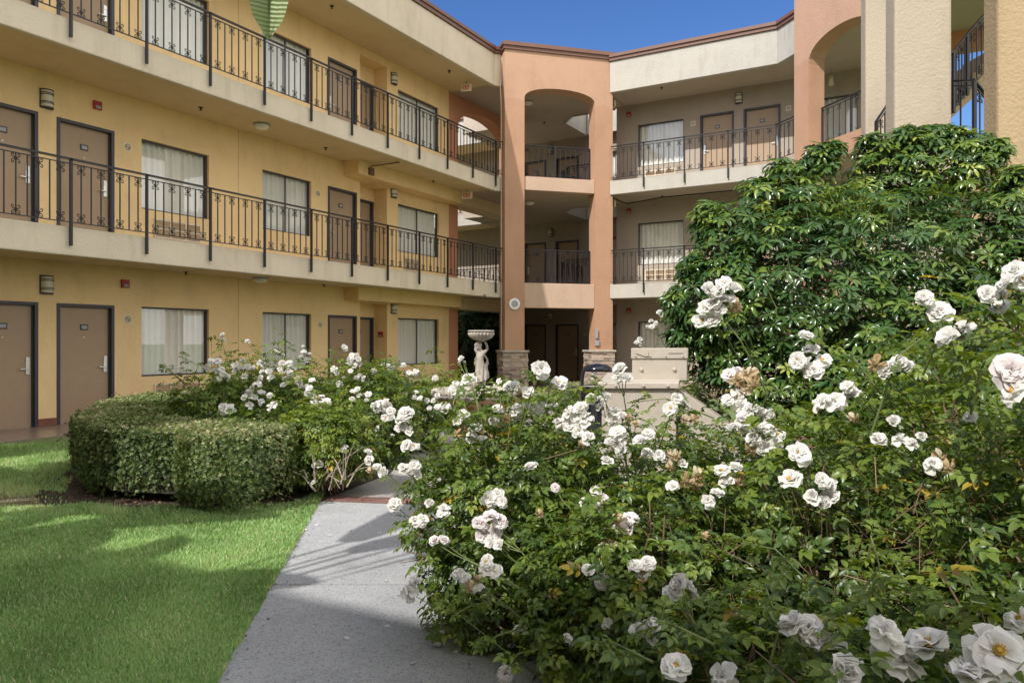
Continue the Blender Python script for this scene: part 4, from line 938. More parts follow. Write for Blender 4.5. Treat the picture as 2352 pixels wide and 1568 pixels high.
# ---------------------------------------------------------------- rose blooms
def bloom_mesh(seed, kind='open', mat='petal'):
    r = random.Random(seed); m = MB()
    if kind == 'bud': layers = [(5, .020, 1.45, .022, 0)]
    elif kind == 'open': layers = [(6, .036, .28, .034, 0), (6, .033, .55, .030, .006), (5, .025, .85, .024, .010), (5, .016, 1.15, .018, .012)]
    elif kind == 'full': layers = [(6, .036, .35, .034, 0), (7, .034, .6, .031, .004), (7, .029, .85, .027, .007), (6, .022, 1.1, .022, .009), (5, .015, 1.3, .017, .010), (4, .010, 1.45, .012, .011)]
    elif kind == 'flat': layers = [(7, .038, .12, .036, 0), (6, .032, .30, .030, .004), (5, .024, .5, .022, .007)]
    elif kind == 'half': layers = [(4, .034, .7, .028, 0), (5, .032, 1.0, .026, .003), (5, .028, 1.25, .020, .006), (4, .022, 1.4, .014, .008)]
    elif kind == 'ragged': layers = [(4, .040, -.25, .030, 0), (5, .036, .25, .026, .003), (5, .030, .8, .018, .006), (4, .020, 1.2, .014, .008)]
    else: layers = [(4, .034, -.6, .018, 0), (5, .036, -.1, .013, .003), (4, .026, .5, .010, .006), (3, .022, 1.0, .010, .006)]
    for (n, L, pitch, w, z) in layers:
        a0 = r.random() * 6.28
        for k in range(n):
            if r.random() < .10 and kind != 'bud': continue
            a = a0 + 2 * math.pi * k / n + r.uniform(-.28, .28); pt = pitch + r.uniform(-.30, .30); l = L * r.uniform(.80, 1.16); NU, NV = 4, 5; vs = []
            rf = r.uniform(-1, 1); ph = r.random() * 6.28
            for i in range(NU):
                u = i / (NU - 1)
                for j in range(NV):
                    v = j / (NV - 1) * 2 - 1
                    wid = w * (.30 + .95 * math.sin(min(1, u * 1.02 + .02) * math.pi * .62)) * .62
                    x = l * u * (1 - .16 * v * v * u); y = wid * v
                    zz = .30 * l * u * u * (-.4 if kind in ('dead',) else .28) + .22 * w * v * v + .006 * u * math.sin(3.6 * v + ph) + rf * .006 * u * v
                    if u > .8: zz -= .006 * (1 if pitch < 1.2 else -.2)
                    c, s = math.cos(pt), math.sin(pt); X, Zz = x * c - zz * s, x * s + zz * c
                    X += .003
                    vs.append((X * math.cos(a) - y * math.sin(a), X * math.sin(a) + y * math.cos(a), z + Zz))
            m.add(vs, [(i * NV + j, i * NV + j + 1, (i + 1) * NV + j + 1, (i + 1) * NV + j) for i in range(NU - 1) for j in range(NV - 1)], r.random())
    cen = 0
    if kind == 'flat' or seed in (4, 13):
        cen = len(m.f); m.lathe([(.0, .016), (.006, .0155), (.009, .012), (.006, .006)], (0, 0, 0), 8)
        for k in range(10):
            a = k * .63; m.tube([(0, 0, .01), (.007 * math.cos(a), .007 * math.sin(a), .020)], .0012, 3)
    if len(m.t) < len(m.f): m.t += [.5] * (len(m.f) - len(m.t))
    me = bpy.data.meshes.new('bloom'); me.from_pydata(m.v, [], m.f); me.materials.append(M[mat]); me.materials.append(M['centre'])
    at = me.attributes.new('tint', 'FLOAT', 'FACE'); at.data.foreach_set('value', np.array(m.t[:len(me.polygons)], dtype=np.float32))
    if cen: me.polygons.foreach_set('material_index', [0 if i < cen else 1 for i in range(len(me.polygons))])
    me.polygons.foreach_set('use_smooth', [True] * len(me.polygons)); return me
BL = {'w': [bloom_mesh(1, 'open'), bloom_mesh(2, 'full'), bloom_mesh(3, 'full'), bloom_mesh(4, 'open'), bloom_mesh(5, 'flat'), bloom_mesh(6, 'full'), bloom_mesh(21, 'half'), bloom_mesh(22, 'open'), bloom_mesh(23, 'full'), bloom_mesh(24, 'half'), bloom_mesh(25, 'ragged'), bloom_mesh(26, 'ragged')],
      'p': [bloom_mesh(7, 'full', 'petal_pink'), bloom_mesh(8, 'open', 'petal_pink')], 'd': [bloom_mesh(9, 'dead', 'petal_dead'), bloom_mesh(10, 'dead', 'petal_dead')],
      'b': [bloom_mesh(11, 'bud')], 'f': [bloom_mesh(12, 'flat'), bloom_mesh(13, 'open')]}
SUN = Vector((.16, 1, -1.02)).normalized()       # direction the sunlight travels
BUSHES = []
HOLES = [(P(2030, 1300, 2.35), .26), (P(1960, 1270, 2.6), .22), (P(1730, 1340, 2.6), .20), (P(2230, 1215, 2.3), .15), (P(1560, 1270, 2.9), .15), (P(1880, 1210, 2.75), .14), (P(1420, 1400, 2.9), .13)]
def bush(X, Z, r, h, label, nleaf=1500, seed=0, ls=1.0, group='white rose bushes', lean=(0, 0), tint=.42, low=.0, flat=False):
    x, y = c2w(X, Z); t = thing('rose_bush', label, 'rose bush', (x, y, 0), group); g = np.random.default_rng(seed + 100)
    # shoots spread over a rounded, uneven mound
    ls *= .86; nleaf = int(nleaf * 1.3)
    n = nleaf; u = g.random(n); az = g.random(n) * 2 * math.pi
    el = np.arcsin(np.clip(g.random(n) ** .8, 0, 1)); shell = 1 - np.abs(g.normal(0, .16, n)) + .05
    lump = 1 + .14 * np.sin(az * 3 + seed) * np.cos(el * 4 + seed) + .10 * np.sin(az * 7 + seed * 2 + el * 5) + .06 * np.sin(az * 13 + el * 9)
    rr = r * shell * lump
    prof = np.cos(el) ** .75
    px_, py_ = np.cos(az) * prof * rr + lean[0] * np.sin(el), np.sin(az) * prof * rr + lean[1] * np.sin(el)
    pz = np.clip(low + (h - low) * (np.sin(el) * shell * lump), .03, 9)
    tp = .62 + .38 * np.clip((pz - low) / (.55 * h), 0, 1); px_, py_ = px_ * tp, py_ * tp
    T = np.stack([px_ + x, py_ + y, pz], 1)
    nr = np.stack([np.cos(az) * np.cos(el) * .8, np.sin(az) * np.cos(el) * .8, .35 + np.sin(el)], 1) + g.normal(0, .42, (n, 3)); nr[:, 2] = np.abs(nr[:, 2]) + .12
    tn = np.clip(tint + g.normal(0, .15, n) + .12 * np.sin(px_ * 9) * np.sin(py_ * 8 + pz * 7), 0, .9); tn[g.random(n) < .018] = 1
    S = g.uniform(.72, 1.25, n) * ls
    kp = np.ones(n, bool)
    for c_, r_ in HOLES: kp &= (np.linalg.norm(T - np.array(c_)[None, :], axis=1) > r_ * .8) | (g.random(n) < .38)
    T, nr, tn, S = T[kp], nr[kp], tn[kp], S[kp]; n = len(T)
    # hold leaf stalks outward
    Mx = basis(nr, g.random(n) * 6.28)
    scatter('foliage', RL[seed % 2], Mx, T, S, tn, 'rose_leaf', t, (x, y, 0))
    c = MB(); rd = random.Random(seed)
    for k in range(26):
        a = rd.random() * 6.28; e = rd.uniform(.2, 1.4); R_ = rd.uniform(.8, 1.05)
        tip = Vector((math.cos(a) * math.cos(e) ** .75 * r * R_, math.sin(a) * math.cos(e) ** .75 * r * R_, low + (h - low) * math.sin(e) * R_))
        b0 = Vector((rd.uniform(-.12, .12), rd.uniform(-.12, .12), .0)); mid = b0.lerp(tip, .5) + Vector((0, 0, .12 * h))
        c.tube([b0 + Vector((x, y, 0)), mid + Vector((x, y, 0)) + Vector((rd.uniform(-.05, .05), rd.uniform(-.05, .05), 0)), tip + Vector((x, y, 0))], .008, 5, .003)
        for _ in range(3):
            f = rd.uniform(.3, .9); p = b0.lerp(mid, f * 2) if f < .5 else mid.lerp(tip, f * 2 - 1); q_ = p + Vector((rd.gauss(0, .12), rd.gauss(0, .12), rd.uniform(-.05, .15))); c.tube([p + Vector((x, y, 0)), q_ + Vector((x, y, 0))], .0035, 4, .0015)
    obj('canes', c, 'cane', t); BUSHES.append((X, Z, r, h, t)); return t
def add_bloom(t, p, size, kind, seed, facing=None, stem=True):
    rd = random.Random(seed); me = BL[kind][seed % len(BL[kind])]
    o = bpy.data.objects.new('bloom' if kind != 'b' else 'bud', me); COL.objects.link(o); o.parent = t; o.location = Vector(p) - t.location
    to_cam = (Vector((0, 0, HC)) - Vector(p)).normalized()
    d = (to_cam * .55 + Vector((0, 0, .55)) - SUN * .35 + Vector((rd.gauss(0, .42), rd.gauss(0, .42), rd.gauss(0, .30)))).normalized()
    if kind == 'd': d = (d + Vector((0, 0, -1.0))).normalized()
    q_ = Vector((0, 0, 1)).rotation_difference(d); e = (q_ @ Quaternion((0, 0, 1), rd.random() * 6.28)).to_euler(); o.rotation_euler = e
    o.scale = (size / .072,) * 3
    o['bl'] = 1
    return d
def cluster(px, py, Z, n, spread, dpx, kinds, seed, bushref, stem_from=None):
    """a spray of n blooms, each dpx photo pixels wide, on stems that come out of their bush"""
    t = bushref; rd = random.Random(seed); size = dpx * Z / FPX; c0 = P(px, py, Z); m = MB()
    root = Vector((t.location.x, t.location.y, 0)); 
    base = c0 + (root - c0) * .22; base.z = max(.05, c0.z - (.10 if stem_from is None else stem_from))
    pos = []
    for k in range(n):
        best = None
        for _ in range(30):
            a = rd.random() * 6.28; q = math.sqrt(rd.random()) if n > 1 else 0
            cand = (px + math.cos(a) * q * spread, py + math.sin(a) * q * spread * .9)
            dmin = min([math.hypot(cand[0] - b[0], cand[1] - b[1]) for b in pos] + [99])
            if best is None or dmin > best[0]: best = (dmin, cand)
            if dmin > dpx * .82: break
        pos.append(best[1]); p = P(best[1][0], best[1][1], Z + rd.uniform(-.03, .03))
        d = add_bloom(t, p, size * rd.uniform(.85, 1.12), kinds[k % len(kinds)], seed * 13 + k)
        m.tube([base, base.lerp(p, .6) + Vector((0, 0, -.01)), p - d * .004], .0022, 4, .0016)
        m.lathe([(.001, -.012), (.006, -.008), (.006, .0), (.002, .004)], tuple(p - d * .004), 6)
    rt = c0 + (root - c0) * .55; rt.z = max(.02, base.z - .22)
    m.tube([rt, base], .0035, 4, .0025)
    obj('stem', m, 'gcane', t)
# ================================================================ ROSES
FG = [bush(-.04, 3.75, .50, 1.03, 'white rose bush leaning over the path edge, leftmost of the foreground row', 2100, 1, .9),
      bush(.66, 3.95, .55, .90, 'white rose bush in front of the beige cabinet', 2100, 2, .9),
      bush(1.42, 4.0, .58, 1.02, 'white rose bush right of the beige cabinet under the tall white spray', 2100, 3, .9),
      bush(.52, 3.05, .52, .80, 'white rose bush with bare brown twigs beside the sunlit part of the path', 1900, 4, .9),
      bush(1.28, 3.0, .60, 1.02, 'white rose bush in the middle of the foreground with withered blooms', 2100, 5, .95),
      bush(2.05, 3.3, .68, 1.45, 'tall white rose bush in front of the umbrella tree trunk', 2100, 6, .95),
      bush(.72, 2.3, .42, .62, 'low shaded rose bush nearest the path bottom with a wide open bloom', 850, 7, 1.0),
      bush(1.38, 2.15, .50, .80, 'shaded rose bush over dry brown litter, bottom centre right', 620, 8, 1.0),
      bush(1.92, 2.45, .56, 1.38, 'tall shaded rose bush at the right picture edge', 1700, 9, 1.0),
      bush(.80, 1.72, .34, .70, 'nearest rose bush at the bottom edge with large white blooms', 800, 10, 1.0),
      bush(1.22, 1.66, .34, .66, 'nearest rose bush in the bottom right corner with large open blooms', 800, 11, 1.0)]
XB = [bush(.08, 4.55, .50, 1.08, 'white rose bush between the path and the fountain, just left of the litter bin', 1500, 12, .95), bush(2.7, 4.6, .7, 1.35, 'rose bush at the foot of the umbrella tree, right side', 1500, 13, 1.0)]
LB = [bush(-3.2, 8.1, .58, .98, 'rose bush at the left end of the hedged bed below the big curtained window', 1600, 21, 1.1, 'white rose bushes in the hedged bed'),
      bush(-2.65, 8.6, .75, 1.08, 'rose bush in the middle of the hedged bed with dense white sprays', 1900, 22, 1.1, 'white rose bushes in the hedged bed'),
      bush(-2.35, 7.45, .62, .72, 'low dark rose bush just behind the flat hedge top', 1500, 23, 1.1, 'white rose bushes in the hedged bed', tint=.33),
      bush(-1.62, 8.75, .58, 1.05, 'rose bush below the far brown door in the hedged bed', 1600, 24, 1.1, 'white rose bushes in the hedged bed'),
      bush(-1.72, 7.15, .50, .80, 'sunlit rose bush with bare grey stems beside the hedge end and path', 1700, 25, 1.05, 'white rose bushes in the hedged bed', tint=.55, low=.18),
      bush(-3.45, 9.7, .62, 1.12, 'rose bush at the back of the hedged bed nearest the building', 1300, 26, 1.2, 'white rose bushes in the hedged bed'),
      bush(-2.0, 10.4, .70, 1.05, 'rose bush at the back of the hedged bed below the far window', 1500, 27, 1.2, 'white rose bushes in the hedged bed'),
      bush(-1.35, 9.9, .45, .85, 'dark rose bush between the hedged bed and the fountain', 1100, 28, 1.2, 'white rose bushes in the hedged bed', tint=.35)]
CBUSH = bush(1.75, 7.6, .45, 1.0, 'rose bush behind the beige cabinet with two tall sprays', 900, 31, 1.1, 'white rose bushes')
FBUSH = bush(-1.15, 12.6, .6, .85, 'light green rose bush left of the fountain basin', 900, 32, 1.3, 'white rose bushes', tint=.6)
B = FG
spec = [ # px, py, Z, n, spread, size px, kinds, bush
 (1650, 672, 3.05, 6, 36, 42, 'w', B[2]), (1628, 722, 3.1, 4, 26, 38, 'w', B[2]), (1690, 705, 3.15, 1, 1, 40, 'd', B[2]),
 (1497, 748, 7.2, 4, 12, 14, 'w', CBUSH), (1520, 722, 7.2, 3, 7, 13, 'w', CBUSH), (1468, 785, 6.9, 2, 7, 16, 'w', CBUSH),
 (1422, 865, 3.4, 3, 20, 36, 'w', B[1]), (1240, 852, 3.4, 1, 2, 52, 'w', B[0]), (1286, 884, 3.5, 1, 2, 44, 'f', B[1]), (1075, 872, 3.9, 1, 2, 32, 'w', B[0]), (1048, 894, 3.8, 1, 2, 30, 'w', B[0]),
 (1062, 832, 3.8, 3, 9, 15, 'bbw', B[0]), (1360, 866, 3.3, 2, 8, 15, 'b', B[1]), (1178, 893, 3.6, 1, 3, 38, 'w', B[0]), (1212, 902, 3.6, 2, 16, 32, 'wd', B[0]),
 (930, 962, 3.3, 2, 12, 32, 'w', B[0]), (932, 985, 3.3, 2, 12, 30, 'w', B[0]), (1098, 998, 3.5, 3, 22, 33, 'w', B[0]), (1150, 955, 3.7, 3, 18, 28, 'wwd', B[0]), (1196, 948, 3.7, 3, 18, 28, 'w', B[1]),
 (1252, 940, 3.7, 4, 22, 28, 'w', B[1]), (1332, 965, 3.5, 5, 30, 34, 'w', B[1]), (1375, 920, 3.5, 3, 18, 34, 'w', B[1]), (1425, 1015, 3.3, 3, 22, 36, 'w', B[1]), (1480, 1008, 3.2, 2, 12, 36, 'w', B[1]),
 (1555, 925, 3.4, 3, 22, 28, 'w', B[1]), (1450, 968, 3.4, 2, 12, 24, 'd', B[1]), (948, 1024, 3.3, 2, 14, 28, 'w', B[0]), (940, 1082, 3.35, 3, 20, 32, 'w', B[0]), (884, 1084, 3.4, 1, 2, 34, 'w', B[0]), (862, 1075, 3.6, 2, 12, 22, 'wd', B[0]),
 (908, 1160, 3.35, 1, 2, 36, 'w', B[0]), (1002, 1166, 3.3, 2, 18, 34, 'w', B[0]), (962, 1198, 3.3, 2, 12, 24, 'w', B[0]), (1142, 1150, 3.2, 3, 18, 32, 'w', B[0]), (1122, 1210, 3.1, 5, 28, 34, 'p', B[3]), (1132, 1248, 3.1, 2, 16, 32, 'w', B[3]),
 (1128, 1300, 3.05, 3, 22, 36, 'fww', B[3]), (1096, 1345, 3.05, 3, 18, 30, 'wdd', B[3]), (1366, 1150, 3.0, 4, 24, 28, 'p', B[3]), (1220, 1075, 3.3, 1, 1, 36, 'w', B[0]), (1392, 1060, 3.1, 1, 1, 34, 'w', B[1]),
 (1500, 1045, 3.2, 2, 16, 30, 'w', B[1]), (1415, 960, 3.45, 3, 18, 30, 'w', B[1]), (1280, 985, 3.6, 2, 14, 26, 'w', B[0]), (1345, 1010, 3.4, 2, 14, 28, 'wd', B[1]), (1055, 960, 3.6, 2, 12, 26, 'w', B[0]), (1010, 940, 3.7, 2, 12, 24, 'w', B[0]), (1585, 960, 3.4, 2, 12, 24, 'd', B[1]), (1690, 985, 3.0, 2, 16, 34, 'w', B[4]), (1780, 1010, 2.9, 2, 18, 30, 'w', B[4]), (1960, 960, 2.7, 1, 1, 30, 'd', B[5]), (2230, 960, 2.3, 1, 1, 30, 'w', B[8]), (1240, 1180, 3.0, 1, 1, 24, 'd', B[3]), (1620, 1230, 2.7, 1, 1, 26, 'd', B[4]), (1275, 1120, 3.1, 1, 1, 22, 'p', B[3]), (1010, 1240, 3.3, 2, 12, 28, 'p', B[3]), (1060, 1320, 3.1, 2, 12, 28, 'w', B[3]), (1395, 1430, 2.6, 1, 1, 22, 'w', B[3]),
 (1432, 1205, 2.8, 4, 22, 36, 'ppdp', B[3]), (1392, 1262, 2.8, 2, 14, 36, 'd', B[3]), (1480, 1300, 2.6, 3, 22, 42, 'w', B[3]), (1560, 1360, 2.35, 3, 26, 48, 'fww', B[6]), (1385, 1335, 2.7, 1, 1, 38, 'p', B[3]), (1350, 1310, 2.75, 1, 1, 26, 'w', B[3]),
 (1488, 1460, 2.3, 3, 26, 44, 'w', B[6]), (1196, 1450, 3.0, 1, 1, 32, 'w', B[3]), (1162, 1548, 2.85, 1, 1, 36, 'p', B[3]), (1552, 1535, 1.9, 1, 1, 76, 'f', B[6]), (1662, 1553, 1.9, 1, 1, 62, 'w', B[6]), (946, 1350, 3.25, 2, 16, 32, 'w', B[3]), (1300, 1468, 2.7, 1, 1, 26, 'w', B[3]),
 (1672, 1095, 2.9, 4, 26, 36, 'wwdw', B[4]), (1640, 1146, 2.8, 2, 18, 36, 'w', B[4]), (1590, 1100, 2.9, 3, 20, 34, 'd', B[4]), (1552, 1060, 3.0, 3, 18, 30, 'ddw', B[4]), (1545, 1118, 2.9, 1, 1, 30, 'w', B[4]), (1745, 965, 2.9, 5, 36, 42, 'w', B[4]), (1740, 1022, 2.9, 3, 20, 40, 'wwd', B[4]), (1705, 880, 3.0, 4, 26, 40, 'd', B[2]), (1682, 862, 3.05, 2, 12, 32, 'p', B[2]), (1690, 920, 3.0, 3, 26, 36, 'w', B[2]),
 (1905, 925, 2.7, 2, 16, 46, 'w', B[5]), (1948, 902, 2.75, 2, 14, 38, 'w', B[5]), (1862, 835, 2.9, 5, 30, 38, 'w', B[5]), (1850, 777, 2.9, 1, 1, 34, 'w', B[5]), (1830, 1045, 2.6, 1, 1, 50, 'w', B[4]), (1816, 1105, 2.6, 1, 1, 46, 'w', B[4]), (1890, 1130, 2.55, 5, 28, 42, 'w', B[4]), (2022, 855, 2.6, 3, 24, 40, 'wdw', B[5]), (2078, 842, 2.6, 2, 14, 40, 'w', B[5]), (2040, 1000, 2.5, 3, 34, 36, 'w', B[5]), (2108, 1012, 2.4, 2, 16, 34, 'w', B[5]), (2152, 1070, 2.2, 3, 26, 40, 'wdd', B[5]), (2050, 1280, 2.2, 1, 1, 26, 'b', B[7]),
 (2195, 768, 2.1, 2, 20, 64, 'w', B[5]), (2158, 722, 2.2, 1, 1, 56, 'w', B[5]), (2120, 690, 2.2, 1, 1, 46, 'w', B[5]), (2325, 648, 1.95, 3, 26, 50, 'w', B[8]), (2285, 695, 2.0, 3, 26, 38, 'w', B[8]), (2322, 858, 1.75, 2, 18, 74, 'p', B[8]), (2330, 900, 1.75, 1, 4, 68, 'f', B[8]),
 (1845, 1450, 1.75, 2, 22, 66, 'w', B[9]), (1885, 1492, 1.72, 2, 24, 76, 'w', B[9]), (1938, 1545, 1.65, 1, 1, 96, 'w', B[9]), (2035, 1465, 1.7, 2, 18, 60, 'w', B[9]), (2075, 1520, 1.68, 1, 1, 76, 'w', B[9]), (2030, 1508, 1.7, 1, 1, 62, 'w', B[9]), (2138, 1492, 1.66, 1, 1, 100, 'f', B[10]), (2290, 1500, 1.6, 1, 1, 108, 'f', B[10]), (2235, 1555, 1.6, 1, 1, 84, 'w', B[10]), (2342, 1425, 1.65, 1, 1, 58, 'w', B[10]), (2345, 1545, 1.6, 1, 1, 84, 'w', B[10]),
 # hedged bed
 (512, 780, 8.0, 2, 10, 15, 'w', LB[0]), (485, 775, 8.0, 1, 1, 11, 'b', LB[0]), (568, 786, 8.4, 1, 1, 13, 'w', LB[1]), (490, 845, 7.7, 5, 18, 17, 'w', LB[0]), (512, 862, 7.7, 4, 12, 16, 'w', LB[0]), (560, 846, 8.2, 7, 22, 16, 'w', LB[1]), (600, 836, 8.3, 3, 10, 15, 'w', LB[1]), (612, 862, 8.2, 4, 16, 15, 'w', LB[1]), (640, 812, 8.4, 2, 10, 15, 'w', LB[1]),
 (655, 850, 8.2, 7, 22, 15, 'wwp', LB[1]), (668, 876, 8.1, 6, 22, 15, 'pww', LB[1]), (704, 818, 8.5, 4, 11, 16, 'w', LB[3]), (697, 796, 8.6, 1, 1, 9, 'w', LB[3]), (582, 898, 7.9, 4, 22, 18, 'w', LB[1]), (612, 912, 7.8, 3, 18, 17, 'w', LB[1]), (574, 920, 7.6, 3, 12, 20, 'w', LB[1]), (520, 938, 7.4, 2, 10, 24, 'w', LB[0]), (625, 935, 7.3, 1, 1, 28, 'w', LB[2]), (735, 930, 7.5, 6, 17, 20, 'w', LB[3]), (700, 880, 8.1, 4, 20, 15, 'w', LB[3]),
 (712, 905, 7.9, 3, 14, 16, 'w', LB[3]), (815, 828, 8.6, 8, 16, 15, 'w', LB[3]), (806, 852, 8.5, 1, 1, 12, 'w', LB[3]), (790, 800, 8.6, 1, 1, 15, 'w', LB[3]), (860, 858, 8.8, 2, 7, 15, 'w', LB[3]), (828, 870, 8.6, 3, 10, 14, 'w', LB[3]), (772, 864, 8.5, 4, 22, 13, 'w', LB[3]), (880, 838, 9.4, 1, 1, 13, 'w', LB[7]), (897, 842, 9.4, 2, 6, 13, 'w', LB[7]), (948, 858, 9.6, 2, 8, 16, 'w', LB[7]), (926, 840, 9.6, 1, 1, 13, 'w', LB[7]), (1000, 870, 9.8, 1, 1, 14, 'w', LB[7]),
 (830, 908, 8.2, 6, 24, 15, 'w', LB[3]), (876, 930, 8.0, 6, 16, 20, 'w', LB[3]), (893, 955, 7.6, 3, 12, 20, 'w', LB[4]), (868, 985, 7.4, 1, 1, 16, 'w', LB[4]), (900, 1000, 7.2, 1, 1, 12, 'w', LB[4]), (668, 985, 7.0, 1, 1, 27, 'p', LB[4]), (730, 1066, 6.75, 1, 1, 26, 'f', LB[4]), (722, 1108, 6.6, 1, 1, 16, 'w', LB[4]), (845, 1045, 6.8, 2, 12, 20, 'w', LB[4]), (790, 1030, 6.8, 1, 1, 18, 'w', LB[4]),
 (950, 905, 9.4, 4, 22, 13, 'w', LB[7]), (985, 925, 9.2, 3, 16, 14, 'w', LB[7]), (930, 945, 9.2, 2, 12, 13, 'w', LB[7]), (1148, 882, 12.8, 2, 12, 13, 'w', FBUSH), (1000, 905, 9.6, 2, 10, 13, 'p', LB[7]), (640, 765, 8.5, 1, 1, 8, 'b', LB[1]), (430, 905, 7.8, 1, 1, 15, 'w', LB[0])]
for k, (px, py, Z, n, sp, dp, kd, t) in enumerate(spec):
    cluster(px, py, Z, n, sp, dp, kd, k + 1, t)
# long leafy shoots that break the outline
def shoot(t, pts, seed, n=12, s=1.0, tn=.55, mat='rose_leaf'):
    """pts are world points"""
    g = np.random.default_rng(seed); m = MB(); ps = []
    for i in range(len(pts) - 1):
        for f in np.linspace(0, 1, 5)[:-1]: ps.append(pts[i].lerp(pts[i + 1], f))
    ps.append(pts[-1]); m.tube(ps, .0042, 5, .0018); obj('shoot_stem', m, 'gcane', t)
    T, Nn = [], []
    for k in range(n):
        f = .15 + .85 * k / max(1, n - 1); q_ = f * (len(ps) - 1); i = min(int(q_), len(ps) - 2); p = ps[i].lerp(ps[i + 1], q_ - i); T.append(tuple(p)); a = k * 2.4 + seed
        Nn.append((math.cos(a) * .5, math.sin(a) * .5, .9))
    o = scatter('shoot_leaves', RL[0], basis(np.array(Nn), g.random(n) * 6.28), np.array(T), g.uniform(.6, 1.05, n) * s, np.clip(g.normal(tn, .12, n), 0, .95), mat, t, tuple(t.location)); return o
sh = [(LB[0], [(430, 900, 8.0), (455, 840, 7.9), (415, 815, 7.8)], 1.1), (LB[0], [(500, 880, 8), (520, 820, 8), (505, 770, 8)], 1.1), (LB[0], [(420, 880, 8), (392, 852, 8), (378, 835, 8)], 1.0), (LB[1], [(580, 860, 8.3), (570, 810, 8.3), (600, 795, 8.3)], 1.1), (LB[1], [(640, 850, 8.3), (655, 800, 8.3), (640, 760, 8.3)], 1.1), (LB[1], [(600, 850, 8.3), (620, 815, 8.3), (660, 808, 8.3)], 1.1),
      (LB[3], [(770, 880, 8.6), (790, 830, 8.6), (770, 800, 8.6)], 1.1), (LB[7], [(1020, 900, 9.8), (1015, 850, 9.8), (1003, 795, 9.8)], 1.5), (LB[7], [(960, 880, 9.8), (965, 845, 9.8), (985, 830, 9.8)], 1.3), (LB[3], [(860, 880, 8.8), (870, 840, 8.8), (890, 822, 8.8)], 1.1), (LB[4], [(700, 1000, 7), (760, 980, 7), (840, 975, 7.0)], 1.0), (LB[4], [(820, 990, 7), (870, 1050, 6.9), (890, 1110, 6.8)], 1.0), (LB[1], [(710, 880, 8.3), (725, 835, 8.3), (745, 822, 8.3)], 1.1),
      (B[0], [(1080, 980, 3.6), (1040, 930, 3.6), (1055, 880, 3.7)], .8), (B[0], [(1010, 1050, 3.5), (960, 1030, 3.4), (935, 1000, 3.35)], .8), (B[0], [(1040, 1160, 3.4), (985, 1180, 3.35), (945, 1215, 3.3)], .8), (B[0], [(1150, 960, 3.7), (1150, 900, 3.7), (1175, 890, 3.7)], .8), (B[1], [(1260, 940, 3.7), (1260, 880, 3.7), (1215, 860, 3.7)], .8), (B[1], [(1330, 960, 3.6), (1370, 900, 3.5), (1395, 880, 3.4)], .8), (B[1], [(1240, 960, 3.6), (1300, 900, 3.6), (1330, 890, 3.6)], .9),
      (B[1], [(1640, 960, 3.6), (1530, 915, 3.5), (1440, 925, 3.5)], .85), (B[1], [(1600, 960, 3.5), (1560, 940, 3.5), (1500, 1000, 3.4)], .85), (B[2], [(1760, 900, 3.2), (1700, 780, 3.1), (1660, 730, 3.1)], .7), (B[5], [(2000, 1000, 2.7), (2060, 820, 2.6), (2180, 730, 2.5)], .8), (B[5], [(2020, 900, 2.7), (1960, 820, 2.7), (1880, 790, 2.8)], .7), (B[5], [(2120, 860, 2.5), (2150, 790, 2.4), (2130, 720, 2.3)], .8), (B[8], [(2200, 900, 2.2), (2240, 760, 2.1), (2290, 700, 2.0)], .9), (B[8], [(2180, 860, 2.3), (2210, 810, 2.2), (2330, 760, 2.0)], .95), (B[8], [(2230, 950, 2.1), (2260, 830, 2.0), (2360, 800, 1.9)], 1.0),
      (B[3], [(1130, 1380, 3.1), (1080, 1390, 3.1), (1040, 1415, 3.05)], .8), (B[3], [(1200, 1440, 2.9), (1140, 1460, 2.9), (1110, 1490, 2.9)], .8), (B[3], [(1280, 1480, 2.8), (1190, 1500, 2.85), (1160, 1540, 2.85)], .8), (B[6], [(1500, 1520, 2.1), (1420, 1480, 2.2), (1360, 1470, 2.3)], .9), (B[6], [(1640, 1480, 2.0), (1560, 1440, 2.0), (1500, 1420, 2.1)], .9), (B[9], [(1760, 1560, 1.8), (1790, 1440, 1.8), (1760, 1350, 1.9)], .9), (B[7], [(1950, 1400, 2.0), (2020, 1300, 2.0), (2000, 1230, 2.1)], .9), (B[10], [(2150, 1450, 1.8), (2230, 1380, 1.7), (2330, 1400, 1.7)], .9), (B[7], [(1850, 1330, 2.1), (1780, 1260, 2.2), (1720, 1250, 2.3)], .9),
      (CBUSH, [(1498, 830, 7.3), (1510, 780, 7.2), (1520, 730, 7.2)], .5), (B[4], [(1500, 1120, 3.0), (1560, 1080, 3.0), (1620, 1090, 2.9)], .8)]
for k, (t, pp, s) in enumerate(sh): shoot(t, [P(*p) for p in pp], k + 3, 11 if k != len(sh) - 2 else 4, s)
# bare grey stems at the foot of the sunlit bush by the hedge end
m = MB(); rd = random.Random(4)
for k in range(34):
    a = P(rd.uniform(700, 800), rd.uniform(1095, 1128), rd.uniform(6.6, 7.0)); a.z = max(a.z, .02); b_ = a + Vector((rd.gauss(0, .16), rd.gauss(0, .1), rd.uniform(.05, .34))); m.tube([a, a.lerp(b_, .5) + Vector((0, 0, .04)), b_], rd.uniform(.004, .009), 5, .003)
obj('bare_stems', m, plain('grey_stem', (.34, .28, .23), .7, var=.2), LB[4])
